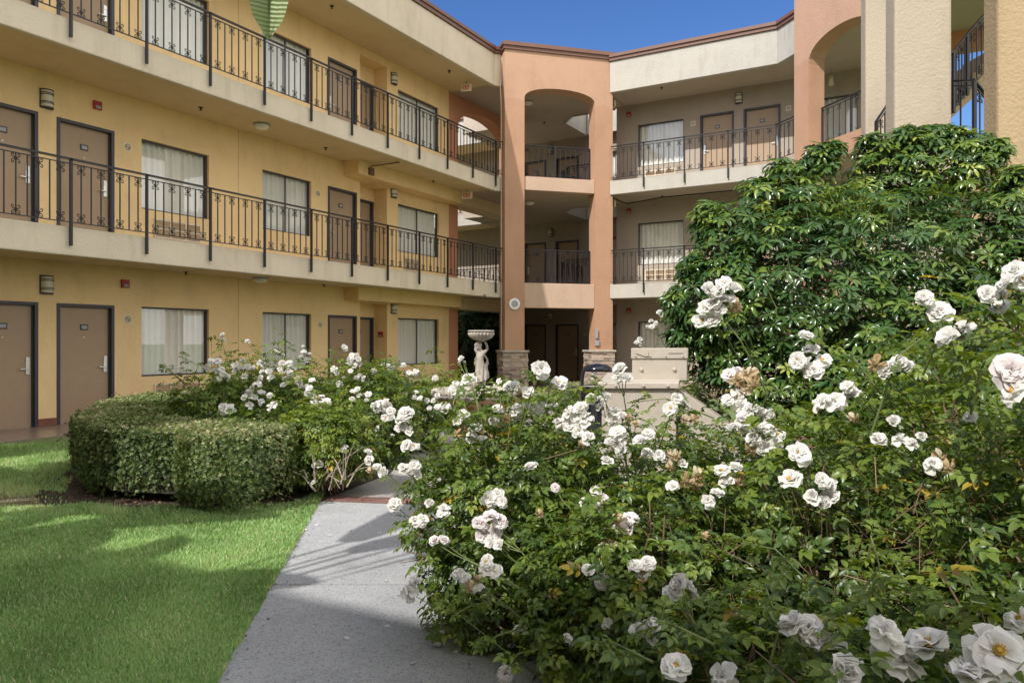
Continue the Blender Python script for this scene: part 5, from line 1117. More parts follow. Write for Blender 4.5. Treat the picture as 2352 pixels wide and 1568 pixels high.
# ivy and litter under the foreground roses
def ground_leaves(name, n, area, mat, tint, s, label, cat, z=(0.0, .12), seed=1):
    g = np.random.default_rng(seed); X = g.uniform(area[0], area[1], n * 3); Z = g.uniform(area[2], area[3], n * 3)
    k = (X > .30 - .1075 * (Z - 3.18) + .04 + .05 * np.sin(Z * 9)); X, Z = X[k][:n], Z[k][:n]; n = len(X)
    x, y = CY * X - SY * Z, SY * X + CY * Z; T = np.stack([x, y, g.uniform(*z, n)], 1); nr = np.stack([g.normal(0, .4, n), g.normal(0, .4, n), np.ones(n)], 1)
    tm = merge([(*leaflet(.04, .032, (0, 0, 0), 0, .2, .1), 0)])
    o = scatter(name, tm, basis(nr, g.random(n) * 6.28), T, g.uniform(.7, 1.3, n) * s, np.clip(g.normal(tint, .2, n), 0, 1), mat); o['kind'] = 'stuff'; return tag(o, label, cat)
ground_leaves('ground_ivy', 5200, (.1, 2.6, 1.5, 4.6), 'rose_leaf', .5, 1.0, 'low green ivy covering the soil between path and roses', 'ivy', (.01, .16), 3)
M['litter'] = plain('dry_litter', (.17, .10, .06), .8, var=.5)
at_m = leafmat('dry_leaf', [(0, (.05, .03, .018)), (.5, (.17, .10, .06)), (1, (.34, .24, .15))], .7, .05); M['dryleaf'] = at_m
ground_leaves('dry_litter', 5200, (.3, 3.2, 1.5, 4.4), 'dryleaf', .5, .85, 'dry brown leaf litter under the foreground roses', 'leaf litter', (.0, .06), 5)
g = np.random.default_rng(9); n = 2200; X = g.uniform(.5, 2.4, n); Z = g.uniform(1.7, 3.3, n); x, y = CY * X - SY * Z, SY * X + CY * Z
tw = (np.array([[-.5, -.014, 0], [.5, -.014, 0], [.5, .014, 0], [-.5, .014, 0], [-.5, 0, .02], [.5, 0, .02]]), [(0, 1, 5, 4), (3, 4, 5, 2)], [0, 0])
o = scatter('dry_twigs', tw, basis(np.stack([g.normal(0, .8, n), g.normal(0, .8, n), np.ones(n)], 1), g.random(n) * 6.28), np.stack([x, y, g.uniform(.01, .35, n)], 1), g.uniform(.05, .14, n), g.uniform(.1, .9, n), 'dryleaf'); o['kind'] = 'stuff'; tag(o, 'tangle of dry brown twigs inside the foreground rose bed', 'twigs')
g = np.random.default_rng(21); n = 420; Z = g.uniform(2.9, 6.7, n); X = (.30 - .1075 * (Z - 3.18)) - np.abs(g.normal(0, .34, n)); k_ = g.random(n) < .2; X[k_] = -1.25 - .1319 * (Z[k_] - 3.18) + np.abs(g.normal(0, .06, k_.sum()))
o = scatter('path_litter', merge([(*leaflet(.020, .013, (0, 0, 0), 0, .2, .1), 0)]), basis(np.stack([g.normal(0, .3, n), g.normal(0, .3, n), np.ones(n)], 1), g.random(n) * 6.28), np.stack([CY * X - SY * Z, SY * X + CY * Z, g.uniform(.002, .006, n)], 1), g.uniform(.3, 1.2, n), g.uniform(.1, 1, n), 'dryleaf'); o['kind'] = 'stuff'; tag(o, 'sparse crumbs of dry leaf on the concrete path', 'leaf litter')
T = []
for c_, r_ in HOLES[:5]:
    for _ in range(70): v = g.normal(size=3); v /= np.linalg.norm(v); q_ = np.array(c_) + v * r_ * (.75 + .5 * g.random()) + np.array([*c2w(0, .12), -.02]); T.append(q_)
T = np.array(T); T = T[T[:, 2] > .02]; n = len(T)
o = scatter('dry_twigs', tw, basis(g.normal(size=(n, 3)) * np.array([1, 1, .6]), g.random(n) * 6.28), T, g.uniform(.04, .13, n), g.uniform(.1, .7, n), 'dryleaf'); o['kind'] = 'stuff'; tag(o, 'dead brown twigs showing through the gaps in the foreground roses', 'twigs')
# ================================================================ HEDGES
def hedge(line, half, h, n, label, seed, name='box_hedge', tint=.42):
    pts = [Vector(c2w(*p)) for p in line]; dense = []
    for i in range(len(pts) - 1):          # Catmull-Rom along the plan line
        p0, p1, p2, p3 = pts[max(i - 1, 0)], pts[i], pts[i + 1], pts[min(i + 2, len(pts) - 1)]
        for t_ in np.linspace(0, 1, 8)[:-1]: dense.append(.5 * ((2 * p1) + (p2 - p0) * t_ + (2 * p0 - 5 * p1 + 4 * p2 - p3) * t_ ** 2 + (3 * p1 - p0 - 3 * p2 + p3) * t_ ** 3))
    dense.append(pts[-1]); b0 = pts[0]; t = thing(name, label, 'hedge', (b0.x, b0.y, 0), 'clipped box hedges'); g = np.random.default_rng(seed)
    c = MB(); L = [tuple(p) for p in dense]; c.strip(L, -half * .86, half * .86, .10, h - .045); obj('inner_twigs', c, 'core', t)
    A = np.array(L); d = np.diff(A, axis=0); sl = np.hypot(d[:, 0], d[:, 1]); cum = np.concatenate([[0], np.cumsum(sl)]); tot = cum[-1]
    s = g.random(n) * (tot + 2 * half * .9) - half * .9; sc = np.clip(s, 0, tot - 1e-6); i = np.clip(np.searchsorted(cum, sc, 'right') - 1, 0, len(sl) - 1); f = (sc - cum[i]) / sl[i]
    C = A[i] + d[i] * f[:, None]; tg = d[i] / sl[i][:, None]; nn = np.stack([tg[:, 1], -tg[:, 0]], 1); ext = s - sc
    # cross-section: rounded box walked by area
    per = np.array([h, 2 * half, h]); u = g.random(n) * per.sum(); wob = .03 * np.sin(s * 5 + seed) + .02 * np.sin(s * 13)
    side = np.where(u < h, -1, np.where(u < h + 2 * half, 0, 1)); zz = np.where(side == -1, u, np.where(side == 1, u - h - 2 * half, h)); off = np.where(side == 0, u - h - half, side * half)
    hl = half; endk = np.sqrt(np.clip(1 - (np.abs(ext) / (half * .9)) ** 5, 0, 1)); off = off * endk
    corner = np.clip((zz - (h - .12)) / .12, 0, 1) * (side != 0); off = off * (1 - .04 * corner ** 2) + side * wob * endk
    foot = np.clip(1 - zz / .22, 0, 1) * (side != 0); off = off * (1 - .28 * foot ** 1.5)
    pos = C + nn * off[:, None] + tg * ext[:, None]; jit = g.normal(0, .017, (n, 3)) + (g.random((n, 1)) < .035) * g.normal(0, .035, (n, 3)); zt = zz - .03 * (np.abs(off) / half) ** 4 * (side == 0) + .014 * np.sin(s * 8) * (side == 0)
    isend = (np.abs(ext) > half * .55) & (side == 0); zt = np.where(isend, g.random(n) * h, zt)
    T = np.stack([pos[:, 0], pos[:, 1], zt], 1) + jit
    clump = .5 + .5 * np.sin(T[:, 0] * 31 + 3 * np.sin(T[:, 2] * 17)) * np.sin(T[:, 1] * 29 + T[:, 2] * 23)
    keep = (T[:, 2] > .04 + .16 * g.random(n) * (1 + np.sin(s * 4))) & (g.random(n) < .45 + .55 * clump); T = T[keep]
    nr = np.stack([nn[:, 0] * side + tg[:, 0] * np.sign(ext) * (np.abs(ext) > .1), nn[:, 1] * side + tg[:, 1] * np.sign(ext) * (np.abs(ext) > .1), (side == 0) * 1.0 + .15], 1)[keep] + g.normal(0, .55, (keep.sum(), 3))
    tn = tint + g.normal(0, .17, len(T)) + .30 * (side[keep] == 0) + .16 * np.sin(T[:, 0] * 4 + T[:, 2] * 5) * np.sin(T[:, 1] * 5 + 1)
    leaf = lambda a: (np.array([[0, 0, 0], [.0095, -.006, .005], [.019, 0, .006], [.0095, .006, .005]]) @ np.array([[math.cos(a), math.sin(a), 0], [-math.sin(a), math.cos(a), 0], [0, 0, 1]]), [(0, 1, 2, 3)], .06 * math.sin(a * 3))
    tm = merge([leaf(a) for a in (0, 1.6, 3.1, 4.7)])
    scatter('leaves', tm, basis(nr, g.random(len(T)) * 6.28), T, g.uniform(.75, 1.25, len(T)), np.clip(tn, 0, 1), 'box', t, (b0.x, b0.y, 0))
    tr = MB(); rd = random.Random(seed)
    for k in range(int(tot / .16)):
        i = rd.randrange(len(L)); p = L[i]; x, y = p[0] + rd.uniform(-.2, .2), p[1] + rd.uniform(-.2, .2)
        tr.tube([(x, y, 0), (x + rd.uniform(-.05, .05), y + rd.uniform(-.05, .05), .12), (x + rd.uniform(-.12, .12), y + rd.uniform(-.12, .12), .3)], .010, 5, .005)
    obj('stem', tr, 'cane', t); return t
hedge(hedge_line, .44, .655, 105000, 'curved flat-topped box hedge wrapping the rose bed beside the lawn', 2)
hedge([(-2.47, 6.55), (-2.29, 6.50)], .37, .66, 17000, 'squared sunlit end block of the box hedge beside the concrete path', 12, tint=.55)
hedge([(-4.8, 13.6), (-3.2, 14.3), (-1.6, 14.3)], .35, .70, 15000, 'straight low hedge between the far roses and the left wing windows', 5, tint=.55)
hedge([(.95, 13.6), (1.9, 13.3), (2.9, 12.6)], .35, .66, 9000, 'short low hedge right of the fountain in front of the stone pier', 6, tint=.6)
# fine litter on the bare soil round the hedge
g = np.random.default_rng(77); n = 5200; k_ = g.integers(0, len(hedge_line) - 1, n); f = g.random(n); hl_ = np.array([(-2.0, 6.3)] + hedge_line); Pq = hl_[k_] * (1 - f[:, None]) + hl_[k_ + 1] * f[:, None]; X = Pq[:, 0] + g.normal(0, .33, n); Z = Pq[:, 1] + g.normal(0, .33, n); kk = X < -1.25 - .1319 * (Z - 3.18) - .03; X, Z = X[kk], Z[kk]; n = len(X)
o = scatter('hedge_litter', merge([(*leaflet(.022, .016, (0, 0, 0), 0, .2, .1), 0)]), basis(np.stack([g.normal(0, .4, n), g.normal(0, .4, n), np.ones(n)], 1), g.random(n) * 6.28), np.stack([CY * X - SY * Z, SY * X + CY * Z, g.uniform(.014, .03, n)], 1), g.uniform(.6, 1.3, n), g.uniform(.1, 1, n), 'dryleaf'); o['kind'] = 'stuff'; tag(o, 'fine dry leaf litter on the bare soil round the hedge foot', 'leaf litter')
# ================================================================ UMBRELLA TREE
g = np.random.default_rng(5)
def E(px, py, Z, r, d=.8): p = P(px, py, Z); return (p, r / FPX * Z, d)
EL_ = [E(1665, 700, 6.6, 115), E(1700, 590, 6.9, 120), E(1790, 510, 7.1, 115), E(1880, 500, 7.3, 95), E(2020, 440, 7.4, 84), E(2110, 395, 7.4, 88), E(2215, 400, 7.2, 78), E(1830, 680, 6.6, 190), E(2030, 620, 6.7, 190), E(2190, 580, 6.7, 140), E(1700, 820, 6.6, 90), E(2010, 800, 6.3, 160), E(2310, 510, 6.5, 70), E(1880, 370, 7.3, 38), E(1640, 510, 7.0, 48), E(2140, 330, 7.4, 48), E(1800, 400, 7.2, 34), E(2335, 420, 6.7, 36), E(2240, 345, 7.2, 42), E(1580, 760, 6.7, 42), E(2010, 345, 7.4, 40), E(1745, 440, 7.1, 30), E(2080, 318, 7.4, 26), E(2185, 318, 7.3, 26), E(2290, 345, 7.1, 24), E(1560, 690, 6.8, 34), E(1600, 620, 6.9, 38), E(1905, 350, 7.3, 26), E(1790, 850, 6.5, 105), E(2170, 760, 6.4, 125), E(2320, 650, 6.3, 95), E(1930, 880, 6.3, 120), E(2080, 900, 6.1, 120), E(1640, 800, 6.7, 70)]
root = c2w(3.4, 7.3); ut = thing('umbrella_tree', 'large glossy umbrella tree with whorled leaves in front of the cream pillars', 'tree', (root[0], root[1], 0))
Ts, Ns = [[], [], []], [[], [], []]; tips = []
for (c, r, d) in EL_:
    cnt = int(40 + 1060 * r * r)
    for _ in range(cnt):
        v = Vector((g.normal(), g.normal(), g.normal())).normalized(); rr = r * (1.02 - abs(g.normal(0, .20))) * (1 + .17 * math.sin(v.x * 7 + c.x * 5) * math.sin(v.z * 8 + c.z * 3)) * (1.12 if g.random() < .06 else 1)
        p = c + v * rr
        if any((p - c2).length < r2 * .74 for (c2, r2, _) in EL_): continue
        k = int(g.integers(0, 3)); nrm = (v * .8 + Vector((0, 0, .95)) + Vector((g.normal() * .3, g.normal() * .3, 0)) - SUN * .2)
        if nrm.z < .05: nrm.z = .05
        Ts[k].append(tuple(p)); Ns[k].append(tuple(nrm)); tips.append(p)
    for _ in range(int(cnt * .18)):      # darker inner leaves
        v = Vector((g.normal(), g.normal(), g.normal())).normalized(); p = c + v * r * g.uniform(.3, .75); k = int(g.integers(0, 3)); Ts[k].append(tuple(p)); Ns[k].append((v.x, v.y, abs(v.z) + .5))
for k in range(3):
    T = np.array(Ts[k]); Nn = np.array(Ns[k]); n = len(T); young = (np.sin(T[:, 0] * 2.7 + 1) * np.sin(T[:, 2] * 3.1 + T[:, 1] * 2)) * .5 + .5
    tn = .31 + .14 * young + g.normal(0, .13, n) + np.where((T[:, 2] > 2.5) & (g.random(n) < .35), .28, 0) + np.where(g.random(n) < .12, .22, 0)
    scatter('foliage', WH[k], basis(Nn, g.random(n) * 6.28), T, g.uniform(.55, 1.0, n), np.clip(tn, .02, 1), 'scheff', ut, (root[0], root[1], 0))
m = MB(); rd = random.Random(3)
for k in range(9):
    a = Vector((root[0] + rd.uniform(-.3, .3), root[1] + rd.uniform(-.3, .3), 0)); c = EL_[[0, 1, 2, 3, 5, 7, 8, 9, 12][k]][0]
    mid = a.lerp(c, .5) + Vector((0, 0, .3)); m.tube([a, a.lerp(mid, .5) + Vector((rd.uniform(-.1, .1), 0, .1)), mid, c], .045, 8, .016)
obj('trunk', m, 'cane', ut)
m = MB()
for p in tips[::5]:
    m.tube([p + Vector((0, 0, -.02)), p + Vector((rd.uniform(-.09, .09), rd.uniform(.0, .16), -.18))], .003, 4, .005)
obj('branch', m, 'gcane', ut)['kind'] = 'stuff'
# yellow leaves caught in it
m = MB()
# ================================================================ BACKGROUND TREES through the ground-floor passage
def tree(x, y, h, r, seed, label, tz=.35):
    t = thing('tree', label, 'tree', (x, y, 0), 'trees beyond the passage'); g = np.random.default_rng(seed); n = 2600
    v = g.normal(size=(n, 3)); v /= np.linalg.norm(v, axis=1, keepdims=True); rr = g.uniform(.45, 1.05, n) ** .6
    T = v * rr[:, None] * np.array([r, r, h * .5]) * (1 + .15 * np.sin(v[:, :1] * 6) * np.cos(v[:, 2:] * 7)) + np.array([x, y, h * .52])
    T = T[T[:, 2] > .1]; n = len(T); v = v[:n]
    scatter('crown', TREET, basis(v + np.array([0, 0, .5]), g.random(n) * 6.28), T, g.uniform(.8, 1.6, n), g.random(n), 'tree', t, (x, y, 0))
    m = MB(); m.tube([(x, y, 0), (x + .1, y, h * .3), (x, y + .1, h * .6)], .12, 8, .05); obj('trunk', m, 'cane', t)
tree(-15.3, 24.5, 2.7, .95, 1, 'dark bushy tree behind the fountain statue, seen through the ground floor passage'); tree(-16.6, 24.4, 2.7, .9, 2, 'dark tree at the left of the ground floor passage'); tree(-14.5, 25.0, 2.4, .7, 3, 'smaller dark shrub low in the ground floor passage')
# ================================================================ FOUNTAIN
FX, FY = FC; FT = thing('fountain', 'cast stone fountain with cherub figure carrying a fluted bowl over a round basin', 'fountain', (FX, FY, 0))
m = MB(); m.lathe([(0, .0), (.46, .0), (.44, .06), (.32, .12), (.24, .22), (.23, .34), (.34, .44), (.58, .50), (.70, .56), (.715, .60), (.72, .62)], (FX, FY, 0), 48); obj('pedestal', m, 'salmon', FT, smooth=True)
m = MB(); m.lathe([(.60, .56), (.725, .585), (.745, .62), (.74, .66), (.755, .70), (.735, .715), (.66, .715), (.64, .69), (.60, .66), (.30, .63), (0, .63)], (FX, FY, 0), 64)
for k in range(40):       # egg pattern round the lip
    a = 2 * math.pi * k / 40; c_ = Vector((FX + .742 * math.cos(a), FY + .742 * math.sin(a), .645)); pts = []
    for j in range(9):
        b_ = j / 8 * math.pi * 1.6; pts.append(c_ + Vector((-math.sin(a), math.cos(a), 0)) * .038 * math.cos(b_) + Vector((math.cos(a) * .008, math.sin(a) * .008, .026 * math.sin(b_))))
    m.tube(pts, .008, 5)
obj('basin', m, 'cast', FT, smooth=True)
m = MB(); m.lathe([(0, .631), (.19, .631), (.19, .66), (.165, .675), (.165, .70), (.15, .715), (0, .715)], (FX, FY, 0), 32); obj('plinth', m, 'cast', FT, smooth=False, bevel=.004)
# bowl: fluted
m = MB(); zb = 1.425; m.lathe([(0, 0), (.045, .0), (.055, .012), (.095, .03), (.145, .06), (.175, .10), (.182, .13), (.175, .155)], (FX, FY, zb), 176, flute=.13, nf=22, fz=(.02, .15))
m.lathe([(.175, .15), (.20, .153), (.203, .165), (.19, .175), (.165, .168), (.12, .12), (0, .10)], (FX, FY, zb), 48); obj('bowl', m, 'cast', FT, smooth=True)
# figure
def skin(name, joints, edges, parent, mat, loc, sub=2, rz=0):
    me = bpy.data.meshes.new(name); me.from_pydata([j[0] for j in joints], edges, []); o = bpy.data.objects.new(name, me); COL.objects.link(o); o.parent = parent
    o.location = Vector(loc) - parent.location; o.rotation_euler = (0, 0, rz)
    sk = o.modifiers.new('skin', 'SKIN'); sk.use_smooth_shade = True
    for i, j in enumerate(joints): me.skin_vertices[0].data[i].radius = (j[1], j[2] if len(j) > 2 else j[1]); me.skin_vertices[0].data[i].use_root = (i == 0)
    s = o.modifiers.new('sub', 'SUBSURF'); s.levels = sub; s.render_levels = sub; me.materials.append(M[mat]); return o
# local x = to the right in the photo, y = away; figure about 0.72 m to the hands, leaning with the hip to the right
J = [((.0, 0, .33), .075, .065), ((-.015, 0, .42), .062, .055), ((-.02, .0, .50), .070, .058), ((-.012, 0, .555), .052, .042), ((-.012, -.005, .585), .028),
     ((-.040, -.025, .625), .050, .052), ((-.042, -.028, .665), .045, .047),
     ((-.055, -.02, .545), .027), ((-.085, -.03, .60), .024), ((-.06, -.01, .68), .019), ((-.03, .0, .715), .017),
     ((.050, 0, .55), .028), ((.095, .0, .60), .024), ((.085, .0, .67), .020), ((.05, .0, .715), .017),
     ((-.035, -.01, .25), .060), ((-.045, -.03, .15), .045), ((-.04, -.01, .06), .030), ((-.045, -.05, .018), .024),
     ((.035, .0, .25), .058), ((.045, -.005, .15), .042), ((.040, .02, .06), .028), ((.06, -.03, .018), .022)]
Ed = [(0, 1), (1, 2), (2, 3), (3, 4), (4, 5), (5, 6), (3, 7), (7, 8), (8, 9), (9, 10), (3, 11), (11, 12), (12, 13), (13, 14), (0, 15), (15, 16), (16, 17), (17, 18), (0, 19), (19, 20), (20, 21), (21, 22)]
skin('cherub_figure', J, Ed, FT, 'cast', (FX, FY, .712), 2, YAW)
m = MB()   # draped cloth hanging from the hips, falling folds
ro = lambda x, y, z: (FX + CY * x - SY * y, FY + SY * x + CY * y, .712 + z)
N_ = 40; vs = []
zs_ = [.385, .345, .30, .25, .20, .15, .105]
for i, z in enumerate(zs_):
    for k in range(N_):
        a = 2 * math.pi * k / N_; r_ = .080 + .004 * i; fold = 1 + (.05 + .022 * i) * math.sin(a * 9 + i * .4) + .05 * math.sin(a * 3 + 1)
        vs.append(ro(r_ * math.cos(a) * fold + .004, r_ * .85 * math.sin(a) * fold, z + .02 * math.sin(a * 2 + 1) + (.05 * math.sin(a + 2.2) if i > 3 else 0)))
m.add(vs, [(i * N_ + k, i * N_ + (k + 1) % N_, (i + 1) * N_ + (k + 1) % N_, (i + 1) * N_ + k) for i in range(len(zs_) - 1) for k in range(N_)]); obj('draped_cloth', m, 'cast', FT, smooth=True)
m = MB()
for sx in (-1, 1):
    for k in range(4): m.tube([ro(sx * .03, .05, .52), ro(sx * (.06 + .012 * k), .075, .50 - .02 * k), ro(sx * (.085 + .006 * k), .07, .43 - .012 * k), ro(sx * (.07 + .008 * k), .07, .37 - .01 * k)], .014, 6, .008)
obj('wings', m, 'cast', FT, smooth=True)
m = MB()
for k in range(26):
    a, e = k * 2.4, math.acos(1 - (k + .5) / 26 * 1.25); m.lathe([(0, -.014), (.012, -.008), (.014, .004), (.008, .013), (0, .015)], ro(-.042 + .047 * math.sin(e) * math.cos(a), -.02 + .047 * math.sin(e) * math.sin(a), .66 + .045 * math.cos(e)), 7)
obj('hair', m, 'cast', FT, smooth=True)
m = MB(); m.lathe([(0, -.008), (.007, -.003), (.006, .004), (0, .008)], ro(-.048, -.080, .638), 6)
for sx in (-1, 1): m.lathe([(0, -.004), (.006, 0), (0, .004)], ro(-.045 + sx * .017, -.071, .652), 6)
m.tube([ro(-.058, -.072, .620), ro(-.046, -.077, .617), ro(-.034, -.073, .620)], .004, 4); obj('face_features', m, 'cast', FT, smooth=True)
m = MB(); m.lathe([(0, 0), (.05, 0), (.055, .10), (.05, .22), (.03, .24), (0, .24)], ro(-.10, .02, .0)[:2] + (.712,), 10); obj('tree_stump', m, 'cast', FT, smooth=True)
# ================================================================ CABINET
kx = math.hypot(1, .25); cu = c2w(1 / kx, -.0 / kx); cu = c2w(.97, -.243); cv = c2w(.243, .97)
ZF = 6.0; A_ = P(1375, 890, ZF); A2 = P(1558, 890, ZF); cu_v = Vector((A2.x - A_.x, A2.y - A_.y)); CWd = cu_v.length; cu = tuple(cu_v.normalized()); cv = (-cu[1], cu[0])
ck = Vector(cv); need = c2w(.245, .97); cv = Vector(need).normalized(); cv = (cv.x, cv.y)
CB = thing('utility_cabinet', 'stepped beige painted utility cabinet with bolted lid and sloping side chute', 'cabinet', (A_.x, A_.y, 0)); o_ = (A_.x, A_.y)
m = MB(); m.obox(o_, cu, cv, .02, CWd - .02, .03, .62, 0, 1.06); obj('body', m, 'cabinet', CB, bevel=.006)
m = MB(); q = qf(o_, cu, cv)
m.hexa([q(-.01, 0, 1.055), q(CWd + .005, 0, 1.055), q(CWd + .005, .66, 1.105), q(-.01, .66, 1.105), q(-.01, 0, 1.102), q(CWd + .005, 0, 1.102), q(CWd + .005, .66, 1.16), q(-.01, .66, 1.16)]); obj('lid', m, 'cabinet', CB, bevel=.006)
pL = P(1437, 857, ZF + .22); rel = Vector((pL.x - A_.x, pL.y - A_.y)); ua = rel.dot(Vector(cu)); va = .20; UW = 126 / FPX * (ZF + .2)
m = MB(); m.obox(o_, cu, cv, ua, ua + UW, va, va + .30, 1.11, 1.365); obj('upper_box', m, 'cabinet', CB, bevel=.006)
m = MB(); m.obox(o_, cu, cv, ua - .008, ua + UW + .008, va - .012, va + .312, 1.29, 1.375); obj('upper_lid', m, 'cabinet', CB, bevel=.005)
b = MB()
def bolt(u_, v_, z_, r_=.012):
    m_ = MB(); 
    for k in range(8): pass
    a = Vector(q(u_, v_, z_)); d = Vector((-cv[0], -cv[1], 0)); b.tube([a, a + d * .012, a + d * .016], r_, 8, r_ * .5)
for u_, r_ in ((.10, .010), (.26, .012), (.40, .012)): bolt(u_ * CWd / .46, -.001, 1.078, r_)
for u_ in (.17, .77): bolt(ua + UW * u_, va - .001, 1.20, .017)
for u_ in (.07, .33, .62, .93): bolt(ua + UW * u_, va - .013, 1.31, .006)
bolt(CWd * .86, .029, .98, .009); obj('bolt', b, 'cabinet', CB)
m = MB(); m.hexa([q(ua + .03, va - .02, 1.335), q(ua + .10, va - .02, 1.31), q(ua + .10, va - .013, 1.31), q(ua + .03, va - .013, 1.335), q(ua + .03, va - .02, 1.34), q(ua + .10, va - .02, 1.33), q(ua + .10, va - .013, 1.33), q(ua + .03, va - .013, 1.34)]); m.obox(o_, cu, cv, ua + .10, ua + .135, va - .022, va - .013, 1.31, 1.345)
m.obox(o_, cu, cv, ua + UW - .15, ua + UW - .03, va - .018, va - .013, 1.335, 1.345); obj('latch', m, 'cabinet', CB)
m = MB(); c0 = CWd + .012
m.hexa([q(c0, .12, .78), q(c0 + .36, .12, .42), q(c0 + .36, .42, .42), q(c0, .42, .78), q(c0, .12, 1.04), q(c0 + .40, .12, .76), q(c0 + .40, .42, .76), q(c0, .42, 1.04)]); obj('side_chute', m, 'cabinet', CB, bevel=.005)
# ================================================================ LITTER BIN
tb = P(1372, 895, 11.0); TB = thing('trash_can', 'black litter bin with a glossy domed hood in front of the right stone pier', 'trash can', (tb.x, tb.y, 0))
m = MB(); m.lathe([(0, 0), (.20, 0), (.225, .04), (.245, .72), (.26, .74), (.26, .78), (.0, .78)], (tb.x, tb.y, 0), 32); obj('body', m, 'blackpl', TB, smooth=False)
m = MB(); c_ = (tb.x, tb.y); n = 32; prof = [(.258, .78), (.245, .90), (.225, 1.0), (.20, 1.06), (.14, 1.095), (0, 1.11)]
face = math.atan2(-tb.y, -tb.x)
vs = []; 
for r_, z_ in prof:
    for k in range(n): a = 2 * math.pi * k / n + face; vs.append((c_[0] + r_ * math.cos(a), c_[1] + r_ * math.sin(a), z_))
fs = []
for i in range(len(prof) - 1):
    for k in range(n):
        if i in (0, 1) and (k in (2, 3, 4, 0, 1, n - 1, n - 2, n - 3, n - 4, n - 5) and k not in ()): continue
        if i in (0, 1) and (n // 2 - 5) <= k <= (n // 2 + 4): continue
        fs.append((i * n + k, i * n + (k + 1) % n, (i + 1) * n + (k + 1) % n, (i + 1) * n + k))
m.add(vs, fs); o = obj('hood', m, 'blackpl', TB, smooth=True); sd = o.modifiers.new('thick', 'SOLIDIFY'); sd.thickness = .012
m = MB(); m.lathe([(.20, .785), (.225, .785), (.225, .80), (.20, .80)], (tb.x, tb.y, 0), 32); obj('liner_ring', m, 'plate', TB)
# ================================================================ GIANT BIRD OF PARADISE (one leaf hangs into view, the rest throws the leaf shade)
def big_leaf(parent, tip, base, width, seed, foot, face=None):
    """paddle leaf from base to tip, folded along its midrib, with a stalk down to the foot"""
    base, tip = Vector(base), Vector(tip); d = tip - base; L = d.length; rd = random.Random(seed)
    side = d.cross(Vector((rd.uniform(-.6, .6), rd.uniform(-.6, .6), 1)) if face is None else face).normalized(); up = side.cross(d).normalized(); n = 14; vs, uv = [], []
    for i in range(n + 1):
        u = i / n; w = width * (math.sin(math.pi * min(1, u * .96 + .04) ** .85) ** .5) * (1 - .06 * rd.random()); c = base.lerp(tip, u) + Vector((0, 0, .10 * L * math.sin(math.pi * u)))
        for j in range(-4, 5):
            v = j / 4; vs.append(c + side * w * .5 * v + up * (abs(v) * w * .30 + .01 * rd.random())); uv.append((v, u))
    me = bpy.data.meshes.new('leaf'); fs = [(i * 9 + j, i * 9 + j + 1, (i + 1) * 9 + j + 1, (i + 1) * 9 + j) for i in range(n) for j in range(8)]
    me.from_pydata([tuple(v - parent.location) for v in vs], [], fs); me.materials.append(M['giant']); ul = me.uv_layers.new()
    for lp in me.loops: ul.data[lp.index].uv = uv[lp.vertex_index]
    me.polygons.foreach_set('use_smooth', [True] * len(me.polygons)); o = bpy.data.objects.new('leaf', me); COL.objects.link(o); o.parent = parent
    m = MB(); f = Vector(foot); m.tube([f, f.lerp(base, .5) + Vector((0, 0, .25)), base, base.lerp(tip, .5) + Vector((0, 0, .10 * L)), base.lerp(tip, .95)], .028, 6, .006); obj('leaf_stalk', m, 'gcane', parent)
def strel(X, Z, label, leaves, seed, hr=(3.0, 4.4), arc=None):
    x, y = c2w(X, Z); t = thing('bird_of_paradise', label, 'plant', (x, y, 0), 'giant bird of paradise clumps beside the viewpoint'); rd = random.Random(seed)
    for k in range(leaves):
        a = 2 * math.pi * k / leaves + rd.uniform(-.2, .2) if arc is None else arc[0] + (arc[1] - arc[0]) * k / max(1, leaves - 1) + rd.uniform(-.1, .1); hb = rd.uniform(*hr); ob = rd.uniform(.15, .8)
        base = (x + math.cos(a) * ob, y + math.sin(a) * ob, hb); L = rd.uniform(1.1, 1.7); el = rd.uniform(-.4, .4); tip = (base[0] + math.cos(a) * L * math.cos(el), base[1] + math.sin(a) * L * math.cos(el), hb + L * math.sin(el))
        big_leaf(t, tip, base, rd.uniform(.36, .52), seed * 20 + k, (x + math.cos(a) * .08, y + math.sin(a) * .08, 0))
    return t
s1 = strel(-2.3, .35, 'giant bird of paradise whose leaf tip hangs in at the top', 6, 1, (1.9, 2.7))
big_leaf(s1, tuple(P(617, 96, 2.6)), tuple(P(632, -480, 2.45)), .24, 99, tuple(s1.location), Vector((*c2w(.25, -1), .1)))
strel(-3.7, 1.9, 'tall giant bird of paradise shading the path', 6, 2, (3.8, 4.5), (.1, 1.9)); strel(-5.2, 1.1, 'giant bird of paradise on the lawn left of the viewpoint', 8, 3, (3.0, 3.9)); strel(-6.2, 2.4, 'giant bird of paradise farther left on the lawn', 10, 4, (3.2, 4.3)); strel(-7.3, 3.3, 'giant bird of paradise beside the left walkway', 12, 5, (3.2, 4.6))
